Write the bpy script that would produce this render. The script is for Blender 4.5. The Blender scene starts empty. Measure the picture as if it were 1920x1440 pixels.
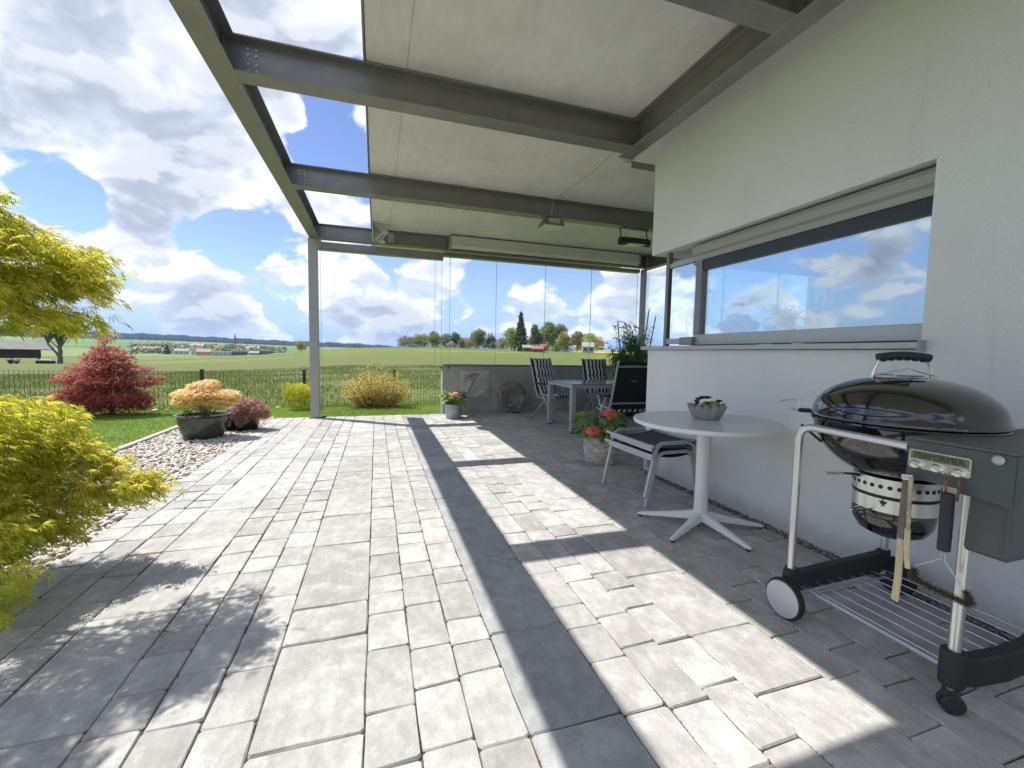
import bpy, bmesh, math, random
import numpy as np
from mathutils import Vector, Matrix, Euler

random.seed(7)
RNG = np.random.default_rng(11)
SC = bpy.context.scene
COL = SC.collection
PI = math.pi
R = math.radians

# ------------------------------------------------------------------ camera
cam_d = bpy.data.cameras.new('camera')
cam = bpy.data.objects.new('camera', cam_d)
COL.objects.link(cam)
SC.camera = cam
cam_d.sensor_width = 36.0
cam_d.lens = 14.887
cam_d.clip_start = 0.05
cam_d.clip_end = 30000
yaw, pitch, roll = 0.310473, 0.0723771, 0.0180326
cy, sy, cp, sp = math.cos(yaw), math.sin(yaw), math.cos(pitch), math.sin(pitch)
fw = Vector((sy*cp, cy*cp, -sp)); rt = Vector((cy, -sy, 0)); up = rt.cross(fw)
r2 = rt*math.cos(roll) + up*math.sin(roll)
u2 = up*math.cos(roll) - rt*math.sin(roll)
M = Matrix((r2, u2, -fw)).transposed().to_4x4()
M.translation = Vector((0, 0, 1.16))
cam.matrix_world = M

# ------------------------------------------------------------------ light
SUN_VEC = Vector((-0.513, 0.385, 1.0)).normalized()      # towards the sun
sun_d = bpy.data.lights.new('sun', 'SUN')
sun_d.energy = 2.0
sun_d.angle = R(0.53)
sun_d.color = (1.0, 0.955, 0.88)
sun = bpy.data.objects.new('sun', sun_d)
COL.objects.link(sun)
sun.rotation_euler = SUN_VEC.to_track_quat('Z', 'Y').to_euler()
SC.view_settings.view_transform = 'Standard'
SC.view_settings.look = 'None'
SC.view_settings.gamma = 1.0
SC.view_settings.use_curve_mapping = False
SC.view_settings.exposure = 1.84

world = bpy.data.worlds.new('World')
SC.world = world
world.use_nodes = True
wt = world.node_tree
wt.nodes.clear()

def NN(tree, typ, **kw):
    n = tree.nodes.new(typ)
    for k, v in kw.items():
        if k.startswith('i_'):
            key = k[2:]
            key = int(key) if key.isdigit() else key.replace('_', ' ')
            n.inputs[key].default_value = v
        else:
            setattr(n, k, v)
    return n

def LK(tree, a, b): tree.links.new(a, b)

def MATH(tree, op, a, b=None, c=None, clamp=False):
    n = tree.nodes.new('ShaderNodeMath'); n.operation = op; n.use_clamp = clamp
    for i, v in enumerate((a, b, c)):
        if v is None: continue
        if isinstance(v, (int, float)): n.inputs[i].default_value = v
        else: tree.links.new(v, n.inputs[i])
    return n.outputs[0]

def MIXC(tree, fac, a, b, blend='MIX'):
    n = tree.nodes.new('ShaderNodeMix'); n.data_type = 'RGBA'; n.blend_type = blend
    for sock, v in ((n.inputs[0], fac), (n.inputs[6], a), (n.inputs[7], b)):
        if isinstance(v, (int, float)): sock.default_value = v
        elif isinstance(v, (tuple, list)): sock.default_value = tuple(v) + ((1,) if len(v) == 3 else ())
        else: tree.links.new(v, sock)
    return n.outputs[2]

def MAPR(tree, v, a, b, c=0.0, d=1.0, smooth=True):
    n = tree.nodes.new('ShaderNodeMapRange')
    if smooth: n.interpolation_type = 'SMOOTHSTEP'
    tree.links.new(v, n.inputs[0])
    for i, x in enumerate((a, b, c, d)): n.inputs[i+1].default_value = x
    return n.outputs[0]

# sky with fair-weather cumulus: clouds live on a flat layer above the ground
def build_sky():
    t = wt
    tc = NN(t, 'ShaderNodeTexCoord')
    nrm = NN(t, 'ShaderNodeVectorMath', operation='NORMALIZE'); LK(t, tc.outputs['Generated'], nrm.inputs[0])
    D = nrm.outputs[0]
    sep = NN(t, 'ShaderNodeSeparateXYZ'); LK(t, D, sep.inputs[0])
    zc = MATH(t, 'MAXIMUM', sep.outputs[2], 0.0)
    den = MATH(t, 'ADD', zc, 0.60)
    px = MATH(t, 'DIVIDE', sep.outputs[0], den); py = MATH(t, 'DIVIDE', sep.outputs[1], den)
    pz = MATH(t, 'MULTIPLY', zc, 0.6)
    cmb = NN(t, 'ShaderNodeCombineXYZ'); LK(t, px, cmb.inputs[0]); LK(t, py, cmb.inputs[1]); LK(t, pz, cmb.inputs[2])
    P = cmb.outputs[0]
    def fbm(vec, scale, detail, rough, off=(0, 0, 0), dist=0.0):
        mp = NN(t, 'ShaderNodeVectorMath', operation='ADD'); LK(t, vec, mp.inputs[0]); mp.inputs[1].default_value = off
        n = NN(t, 'ShaderNodeTexNoise'); LK(t, mp.outputs[0], n.inputs['Vector'])
        n.inputs['Scale'].default_value = scale; n.inputs['Detail'].default_value = detail
        n.inputs['Roughness'].default_value = rough; n.inputs['Distortion'].default_value = dist
        return n.outputs[0]
    big = fbm(P, 2.6, 3.0, 0.5, (3.1, 1.7, 0.4))
    med = fbm(P, 7.0, 12.0, 0.56, (1.3, 5.2, 2.0), 0.25)
    med1 = fbm(P, 7.0, 5.0, 0.5, (1.3, 5.2, 2.0), 0.25)
    up_ = NN(t, 'ShaderNodeVectorMath', operation='SCALE'); LK(t, P, up_.inputs[0]); up_.inputs['Scale'].default_value = 0.965
    med2 = fbm(up_.outputs[0], 7.0, 5.0, 0.5, (1.3-0.01, 5.2, 2.0), 0.25)   # same field a step towards the sun
    soft = fbm(P, 3.6, 4.0, 0.55, (7.3, 2.2, 1.0), 0.3)
    dens = MATH(t, 'ADD', MATH(t, 'MULTIPLY', big, 0.45), MATH(t, 'MULTIPLY', med, 0.85))
    # the cloud banks and the gaps between them
    banks = BANKS
    for (v, r, a) in banks:
        vd = NN(t, 'ShaderNodeVectorMath', operation='DISTANCE'); LK(t, D, vd.inputs[0])
        vd.inputs[1].default_value = Vector(v).normalized()
        dens = MATH(t, 'ADD', dens, MAPR(t, vd.outputs['Value'], r, 0.0, 0.0, a))
    cover = MAPR(t, dens, 0.655, 0.74)
    thick = MAPR(t, MATH(t, 'ADD', dens, MATH(t, 'MULTIPLY', MATH(t, 'SUBTRACT', soft, 0.5), 0.9)), 0.74, 0.98)
    lit = MAPR(t, MATH(t, 'SUBTRACT', med1, med2), -0.07, 0.05)
    wh = MIXC(t, lit, CL_SH, CL_LT)
    cc = MIXC(t, MATH(t, 'MULTIPLY', thick, MATH(t, 'SUBTRACT', 0.95, MATH(t, 'MULTIPLY', lit, 0.40))), wh, CL_DK)
    sky = NN(t, 'ShaderNodeTexSky')
    sky.sky_type = 'NISHITA'; sky.sun_disc = False
    sky.sun_elevation = math.asin(SUN_VEC.z)
    sky.sun_rotation = math.atan2(SUN_VEC.x, SUN_VEC.y)
    sky.altitude = 500; sky.air_density = 1.0; sky.dust_density = 0.2; sky.ozone_density = 3.0
    bg1 = NN(t, 'ShaderNodeBackground'); hs = NN(t, 'ShaderNodeHueSaturation', i_Hue=0.512, i_Saturation=1.04, i_Value=1.06); LK(t, sky.outputs[0], hs.inputs['Color']); LK(t, hs.outputs[0], bg1.inputs[0]); bg1.inputs[1].default_value = SKY_STR
    bg2 = NN(t, 'ShaderNodeBackground'); LK(t, cc, bg2.inputs[0]); bg2.inputs[1].default_value = CLOUD_STR
    # thin veil whitening low down
    fac = MATH(t, 'MULTIPLY', cover, MAPR(t, sep.outputs[2], 0.0, 0.07, 0.75, 1.0))
    bg3 = NN(t, 'ShaderNodeBackground'); bg3.inputs[0].default_value = (0.155, 0.205, 0.295, 1); bg3.inputs[1].default_value = 1.0
    m0 = NN(t, 'ShaderNodeMixShader'); LK(t, MAPR(t, sep.outputs[2], 0.24, 0.0, 0.0, 0.95), m0.inputs[0]); LK(t, bg1.outputs[0], m0.inputs[1]); LK(t, bg3.outputs[0], m0.inputs[2])
    mx = NN(t, 'ShaderNodeMixShader'); LK(t, fac, mx.inputs[0]); LK(t, m0.outputs[0], mx.inputs[1]); LK(t, bg2.outputs[0], mx.inputs[2])
    out = NN(t, 'ShaderNodeOutputWorld'); LK(t, mx.outputs[0], out.inputs[0])
SKY_STR, CLOUD_STR = 0.046, 0.415
CL_SH, CL_LT, CL_DK = (0.53, 0.59, 0.70), (0.80, 0.82, 0.85), (0.35, 0.39, 0.48)
BANKS = [((-0.40, 0.80, 0.42), 0.36, 0.26), ((-0.25, 0.83, 0.50), 0.24, 0.18), ((-0.38, 0.88, 0.30), 0.16, 0.16), ((-0.27, 0.90, 0.335), 0.12, 0.14),
         ((-0.12, 0.95, 0.285), 0.11, 0.16), ((-0.145, 0.893, 0.425), 0.045, 0.20), ((-0.40, 0.905, 0.200), 0.08, 0.14),
         ((-0.32, 0.94, 0.110), 0.18, 0.19), ((0.16, 0.97, 0.20), 0.09, 0.12), ((0.36, 0.925, 0.12), 0.14, 0.14),
         ((0.55, 0.83, 0.13), 0.17, 0.16), ((-0.06, 0.85, 0.53), 0.07, 0.14), ((-0.02, 0.99, 0.09), 0.22, 0.20),
         ((-0.452, 0.862, 0.232), 0.075, -0.32), ((-0.09, 0.905, 0.412), 0.10, -0.26), ((-0.02, 0.93, 0.37), 0.09, -0.26), ((-0.255, 0.955, 0.205), 0.085, -0.30),
         ((0.02, 0.985, 0.200), 0.08, -0.20), ((0.24, 0.957, 0.160), 0.08, -0.14), ((0.43, 0.885, 0.195), 0.11, -0.22), ((-0.028, 0.86, 0.50), 0.05, -0.26),
         ((-0.80, 0.55, 0.10), 0.20, 0.10), ((-0.80, 0.5, 0.32), 0.25, -0.10), ((-0.6, -0.5, 0.6), 1.15, 0.16)]  # last bank is out of view, added for more fill light in the shade
build_sky()
world.cycles.sampling_method = 'AUTOMATIC'

# ------------------------------------------------------------------ materials
MATS = {}
def mat(name, col=(0.5, 0.5, 0.5), rough=0.6, metal=0.0, var=0.0, vscale=8.0, bump=0.0, bscale=60.0, spec=0.5, col2=None, coords='Generated', coat=0.0, stretch=None, per_object=0.0, attr=None, transl=0.0):
    """procedural material: noise-mottled colour, fine bump, optional per-object / per-leaf tone"""
    if name in MATS: return MATS[name]
    m = bpy.data.materials.new(name); m.use_nodes = True
    t = m.node_tree; b = t.nodes['Principled BSDF']
    b.inputs['Roughness'].default_value = rough; b.inputs['Metallic'].default_value = metal
    b.inputs['Specular IOR Level'].default_value = spec
    if coat: b.inputs['Coat Weight'].default_value = coat; b.inputs['Coat Roughness'].default_value = 0.05
    geo = NN(t, 'ShaderNodeNewGeometry'); tc = NN(t, 'ShaderNodeTexCoord')
    vec = geo.outputs['Position'] if coords == 'World' else tc.outputs['Object']
    if stretch:
        mp = NN(t, 'ShaderNodeMapping'); LK(t, vec, mp.inputs[0]); mp.inputs['Scale'].default_value = stretch; vec = mp.outputs[0]
    c = None
    if var > 0 or col2:
        n = NN(t, 'ShaderNodeTexNoise'); LK(t, vec, n.inputs['Vector'])
        n.inputs['Scale'].default_value = vscale; n.inputs['Detail'].default_value = 6; n.inputs['Roughness'].default_value = 0.65
        f = MAPR(t, n.outputs[0], 0.3, 0.7)
        a = tuple(x*(1-var) for x in col); d = col2 if col2 else tuple(min(1, x*(1+var)) for x in col)
        c = MIXC(t, f, a, d)
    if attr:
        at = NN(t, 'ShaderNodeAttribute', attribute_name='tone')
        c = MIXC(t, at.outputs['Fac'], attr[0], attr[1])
    if per_object:
        oi = NN(t, 'ShaderNodeObjectInfo')
        f = MAPR(t, oi.outputs['Random'], 0, 1, 1-per_object, 1+per_object, False)
        hsv = NN(t, 'ShaderNodeHueSaturation')
        if c is not None: LK(t, c, hsv.inputs['Color'])
        else: hsv.inputs['Color'].default_value = (*col, 1)
        LK(t, f, hsv.inputs['Value']); c = hsv.outputs[0]
    if c is not None: LK(t, c, b.inputs['Base Color'])
    else: b.inputs['Base Color'].default_value = (*col, 1)
    if bump > 0:
        n2 = NN(t, 'ShaderNodeTexNoise'); LK(t, vec, n2.inputs['Vector'])
        n2.inputs['Scale'].default_value = bscale; n2.inputs['Detail'].default_value = 4
        bp = NN(t, 'ShaderNodeBump'); LK(t, n2.outputs[0], bp.inputs['Height'])
        bp.inputs['Strength'].default_value = bump; bp.inputs['Distance'].default_value = 0.01
        LK(t, bp.outputs[0], b.inputs['Normal'])
    if transl > 0:
        tr = NN(t, 'ShaderNodeBsdfTranslucent')
        if c is not None: LK(t, c, tr.inputs[0])
        else: tr.inputs[0].default_value = (*col, 1)
        ms = NN(t, 'ShaderNodeMixShader', i_0=transl); LK(t, b.outputs[0], ms.inputs[1]); LK(t, tr.outputs[0], ms.inputs[2])
        LK(t, ms.outputs[0], t.nodes['Material Output'].inputs[0])
    MATS[name] = m
    return m

# ------------------------------------------------------------------ object helpers
def world_org(o):
    v = Vector((0, 0, 0))
    while o is not None:
        v = v + o.location; o = o.parent
    return v

def tag(o, label=None, cat=None, group=None, kind=None):
    if label: o['label'] = label
    if cat: o['category'] = cat
    if group: o['group'] = group
    if kind: o['kind'] = kind
    return o

def thing(name, label, cat, loc=(0, 0, 0), group=None):
    o = bpy.data.objects.new(name, None); COL.objects.link(o)
    o.location = loc; o.empty_display_size = 0.1
    return tag(o, label, cat, group)

def dup(root, loc=None, rotz=None, label=None, group=None, scale=None):
    def rec(o, par):
        c = o.copy(); COL.objects.link(c); c.parent = par
        for ch in list(o.children): rec(ch, c)
        return c
    r = rec(root, None)
    if loc is not None: r.location = loc
    if rotz is not None: r.rotation_euler = (0, 0, rotz)
    if label: r['label'] = label
    if group: r['group'] = group
    if scale: r.scale = (scale,)*3
    return r

def link_mesh(name, me, m, parent=None, loc=None):
    o = bpy.data.objects.new(name, me); COL.objects.link(o)
    if m is not None and not me.materials: me.materials.append(m)
    if parent is not None: o.parent = parent
    if loc is not None: o.location = loc
    return o

class MB:
    """collects shapes in world metres; build() links them as ONE mesh object"""
    def __init__(s): s.v = []; s.f = []; s.mi = []; s.cur = 0
    def add(s, vs, fs):
        k = len(s.v); s.v += [tuple(p) for p in vs]; s.f += [tuple(i+k for i in f) for f in fs]; s.mi += [s.cur]*len(fs)
        return s
    def box(s, x0, x1, y0, y1, z0, z1):
        return s.add([(x0,y0,z0),(x1,y0,z0),(x1,y1,z0),(x0,y1,z0),(x0,y0,z1),(x1,y0,z1),(x1,y1,z1),(x0,y1,z1)],
                     [(0,3,2,1),(4,5,6,7),(0,1,5,4),(1,2,6,5),(2,3,7,6),(3,0,4,7)])
    def bar(s, p, q, w, h, upv=(0, 0, 1), top=1.0):
        """rectangular bar from p to q, w across, h along upv"""
        p = Vector(p); q = Vector(q); d = (q-p).normalized(); u = Vector(upv)
        a = d.cross(u)
        if a.length < 1e-4: a = d.cross(Vector((1, 0, 0)))
        a.normalize(); u = a.cross(d).normalized()
        vs = []
        for pt, k in ((p, 1.0), (q, top)):
            for sa, su in ((-1,-1),(1,-1),(1,1),(-1,1)): vs.append(pt + a*(sa*w/2*k) + u*(su*h/2*k))
        return s.add(vs, [(3,2,1,0),(4,5,6,7),(0,1,5,4),(1,2,6,5),(2,3,7,6),(3,0,4,7)])
    def tube(s, pts, r, n=8, cap=True, r1=None):
        pts = [Vector(p) for p in pts]; m = len(pts); vs = []
        prev = None
        for i, p in enumerate(pts):
            d = (pts[min(i+1, m-1)] - pts[max(i-1, 0)])
            d = d.normalized() if d.length > 1e-9 else Vector((0, 0, 1))
            if prev is None:
                a = d.cross(Vector((0, 0, 1)))
                if a.length < 0.05: a = d.cross(Vector((0, 1, 0)))
            else: a = prev - d*prev.dot(d)
            a.normalize(); prev = a; b = d.cross(a)
            rr = r if r1 is None else r + (r1-r)*i/(m-1)
            for k in range(n):
                t = 2*PI*k/n; vs.append(p + a*(math.cos(t)*rr) + b*(math.sin(t)*rr))
        fs = []
        for i in range(m-1):
            for k in range(n):
                fs.append((i*n+k, i*n+(k+1)%n, (i+1)*n+(k+1)%n, (i+1)*n+k))
        if cap: fs += [tuple(range(n))[::-1], tuple((m-1)*n+k for k in range(n))]
        return s.add(vs, fs)
    def lathe(s, prof, c=(0, 0, 0), n=32, ax=1.0, ay=1.0, closed=False, wob=0.0):
        vs = []; m = len(prof)
        for (r, z) in prof:
            for k in range(n):
                t = 2*PI*k/n; q = 1 + (wob*math.sin(3*t+z*9) if wob else 0)
                vs.append((c[0]+r*q*ax*math.cos(t), c[1]+r*q*ay*math.sin(t), c[2]+z))
        fs = []
        for i in range(m-1 + (1 if closed else 0)):
            j = (i+1) % m
            for k in range(n): fs.append((i*n+k, i*n+(k+1)%n, j*n+(k+1)%n, j*n+k))
        if not closed:
            if prof[0][0] > 1e-6: fs.append(tuple(range(n))[::-1])
            if prof[-1][0] > 1e-6: fs.append(tuple((m-1)*n+k for k in range(n)))
        return s.add(vs, fs)
    def blob(s, c, r, n=10, m=6, jit=0.0):
        vs = []; fs = []
        rx, ry, rz = r if hasattr(r, '__len__') else (r, r, r)
        for i in range(m+1):
            ph = PI*i/m
            for k in range(n):
                t = 2*PI*k/n; q = 1 + random.uniform(-jit, jit)
                vs.append((c[0]+rx*q*math.sin(ph)*math.cos(t), c[1]+ry*q*math.sin(ph)*math.sin(t), c[2]+rz*q*math.cos(ph)))
        for i in range(m):
            for k in range(n): fs.append(((i+1)*n+k, (i+1)*n+(k+1)%n, i*n+(k+1)%n, i*n+k))
        return s.add(vs, fs)
    def prism(s, poly, axis, a, b):
        """2-D polygon extruded along an axis ('x','y','z') from a to b"""
        n = len(poly); vs = []
        for t in (a, b):
            for (p, q) in poly:
                vs.append({'x': (t, p, q), 'y': (p, t, q), 'z': (p, q, t)}[axis])
        fs = [tuple(range(n))[::-1], tuple(range(n, 2*n))] + [(i, (i+1)%n, n+(i+1)%n, n+i) for i in range(n)]
        return s.add(vs, fs)
    def build(s, name, m, parent=None, smooth=False, bevel=0.0, seg=2, angle=35, loc=None):
        vs = np.array(s.v, float)
        if parent is not None: org = world_org(parent)
        elif loc is not None: org = Vector(loc)
        else:
            lo = vs.min(0); hi = vs.max(0); org = Vector(((lo[0]+hi[0])/2, (lo[1]+hi[1])/2, lo[2]))
        vs = vs - np.array(org)
        me = bpy.data.meshes.new(name); me.from_pydata(vs.tolist(), [], s.f)
        bm = bmesh.new(); bm.from_mesh(me); bmesh.ops.recalc_face_normals(bm, faces=bm.faces); bm.to_mesh(me); bm.free()
        ms = m if isinstance(m, (list, tuple)) else [m]
        for x in ms: me.materials.append(x)
        if len(ms) > 1: me.polygons.foreach_set('material_index', s.mi)
        if smooth:
            me.polygons.foreach_set('use_smooth', [True]*len(me.polygons))
            me.set_sharp_from_angle(angle=R(angle))
        o = bpy.data.objects.new(name, me); COL.objects.link(o)
        if parent is not None: o.parent = parent
        else: o.location = org
        if bevel:
            b = o.modifiers.new('bevel', 'BEVEL'); b.width = bevel; b.segments = seg; b.limit_method = 'ANGLE'; b.angle_limit = R(40)
        return o

def np_mesh(name, verts, faces, tone=None, smooth=False):
    """fast mesh from numpy; faces (n,3) or (n,4)"""
    me = bpy.data.meshes.new(name)
    nv, nf, k = len(verts), len(faces), faces.shape[1]
    me.vertices.add(nv); me.vertices.foreach_set('co', np.ascontiguousarray(verts, np.float32).ravel())
    me.loops.add(nf*k); me.loops.foreach_set('vertex_index', np.ascontiguousarray(faces, np.int32).ravel())
    me.polygons.add(nf); me.polygons.foreach_set('loop_start', np.arange(0, nf*k, k, dtype=np.int32))
    me.update(calc_edges=True)
    if smooth: me.polygons.foreach_set('use_smooth', np.ones(nf, bool))
    if tone is not None:
        a = me.attributes.new('tone', 'FLOAT', 'POINT'); a.data.foreach_set('value', np.ascontiguousarray(tone, np.float32))
    me.validate()
    return me

def rotmats(n, ez, ey, ex):
    cz, sz, cyy, syy, cx, sx = np.cos(ez), np.sin(ez), np.cos(ey), np.sin(ey), np.cos(ex), np.sin(ex)
    m = np.empty((n, 3, 3))
    m[:,0,0]=cz*cyy; m[:,0,1]=cz*syy*sx-sz*cx; m[:,0,2]=cz*syy*cx+sz*sx
    m[:,1,0]=sz*cyy; m[:,1,1]=sz*syy*sx+cz*cx; m[:,1,2]=sz*syy*cx-cz*sx
    m[:,2,0]=-syy;   m[:,2,1]=cyy*sx;          m[:,2,2]=cyy*cx
    return m

def scatter(base_v, base_f, pos, rots, scale, tone=None):
    """copies of a small shape as one vertex/face array"""
    n = len(pos); bv = np.asarray(base_v, float); bf = np.asarray(base_f, int)
    v = np.einsum('nij,kj->nki', rots, bv)*np.asarray(scale).reshape(n, 1, -1) + pos[:, None, :]
    f = bf[None] + (np.arange(n)*len(bv))[:, None, None]
    tn = np.repeat(tone, len(bv)) if tone is not None else None
    return v.reshape(-1, 3), f.reshape(-1, bf.shape[1]), tn

LEAF_DIAMOND = ([(0,0,0),(0.5,0.28,0.06),(1,0,0),(0.5,-0.28,0.06)], [(0,1,2),(0,2,3)])
def palmate(n=7, spread=1.9, w=0.085, droop=0.5):
    vs = []; fs = []
    for i in range(n):
        a = -spread + 2*spread*i/(n-1); L = 1.0 - 0.45*abs(a)/spread
        d = np.array([math.cos(a), math.sin(a)]); p = np.array([-d[1], d[0]])
        k = len(vs)
        vs += [(0,0,0), (*(d*L*0.5+p*w), -0.10*droop*L), (*(d*L), -droop*L*L*0.8), (*(d*L*0.5-p*w), -0.10*droop*L)]
        fs += [(k,k+1,k+2),(k,k+2,k+3)]
    return vs, fs
PALM = palmate()

def in_ellipsoids(n, ells, shell=0.35):
    """random points in a list of (cx,cy,cz,rx,ry,rz[,weight]) blobs, denser near the surface"""
    w = np.array([e[3]*e[4]*e[5]*(e[6] if len(e) > 6 else 1) for e in ells])**0.8; w /= w.sum()
    idx = RNG.choice(len(ells), n, p=w)
    E = np.array([e[:6] for e in ells])[idx]
    d = RNG.normal(size=(n, 3)); d /= np.linalg.norm(d, axis=1)[:, None]
    r = (shell + (1-shell)*RNG.random(n))**0.6
    return E[:, :3] + d*r[:, None]*E[:, 3:], d, idx

def leaf_mesh(name, pos, m, size=(0.03, 0.05), shape=LEAF_DIAMOND, parent=None, out=None, droop=None, tone=None, flat=1.0, kind='stuff', spin=PI):
    n = len(pos)
    ez = RNG.uniform(0, 2*PI, n)
    if out is not None: ez = np.arctan2(out[:, 1], out[:, 0]) + RNG.normal(0, 0.6, n)
    ey = RNG.normal(0, flat, n) if droop is None else RNG.normal(droop, 0.35, n)
    ex = RNG.normal(0, flat*0.8, n)
    s = RNG.uniform(size[0], size[1], n)
    if tone is None: tone = np.clip(RNG.normal(0.5, 0.25, n), 0, 1)
    v, f, tn = scatter(shape[0], shape[1], np.asarray(pos), rotmats(n, ez, ey, ex), s, tone)
    org = np.array(world_org(parent)) if parent is not None else np.array([v[:,0].mean(), v[:,1].mean(), v[:,2].min()])
    me = np_mesh(name, v-org, f, tn)
    o = link_mesh(name, me, m, parent)
    if parent is None: o.location = org
    if kind: o['kind'] = kind
    return o

# ------------------------------------------------------------------ shared materials
steel = mat('painted_steel', (0.25, 0.242, 0.232), 0.36, 0.45, var=0.10, vscale=5, bump=0.12, bscale=300)
steel_l = mat('light_painted_steel', (0.34, 0.335, 0.335), 0.4, 0.2, var=0.05, vscale=4, bump=0.1, bscale=300)
alu = mat('aluminium', (0.56, 0.57, 0.58), 0.36, 0.75, var=0.05, vscale=10)
alu_m = mat('matt_aluminium', (0.42, 0.43, 0.45), 0.45, 0.35, var=0.05, vscale=10, bump=0.05, bscale=400)
blk_pl = mat('black_plastic', (0.018, 0.018, 0.019), 0.55, bump=0.25, bscale=500)
galv = mat('bolt_steel', (0.6, 0.6, 0.58), 0.35, 0.9)

# ------------------------------------------------------------------ terrain
AZK = [-180, -60, -33, -22, -16.4, -9, -3, 3, 10, 20, 35, 60, 180]
Z150 = [-2.8, -2.8, -2.8, -2.7, -1.9, -0.3, 1.9, 2.5, 2.6, 2.3, 2.2, 2.0, -2.8]
GFAR = [1, 1, 1, 1, 0.86, 0.68, 0.62, 0.35, 0.2, 0.1, 0.1, 0.1, 1]
DK = [0, 12, 150, 185, 300, 600, 900, 1300, 1900, 2500, 4500]
def terrain_h(x, y):
    x = np.asarray(x, float); y = np.asarray(y, float)
    D = np.hypot(x, y); az = np.degrees(np.arctan2(x, y))
    z1 = np.interp(az, AZK, Z150); g = np.interp(az, AZK, GFAR)
    near = -0.17 + (z1+0.17)*np.clip((D-12)/138, 0, 1)**1.25
    far = np.interp(D, [150, 300, 500, 600, 760, 900, 1300, 1900, 2400, 4500], [0, -5.5, -7.0, -5.5, 0, 2.5, 10, 25, 42, 44])
    far = np.where(D > 600, -5.5 + (far+5.5)*g, far)
    k = np.clip((D-150)/200, 0, 1); k = k*k*(3-2*k)
    ridge = z1 + 0.55*np.clip((D-150)/35, 0, 1)*(np.abs(az-13) < 25)
    h = np.where(D < 150, near, ridge*(1-k) + far*k)
    h = h + 0.03*np.sin(x*0.09+1)*np.cos(y*0.07)*np.clip(D/60-0.3, 0, 1)
    return h
def ground_z(x, y): return float(terrain_h(x, y))
def polar(azd, D):
    x = D*math.sin(R(azd)); y = D*math.cos(R(azd))
    return Vector((x, y, ground_z(x, y)))

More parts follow.
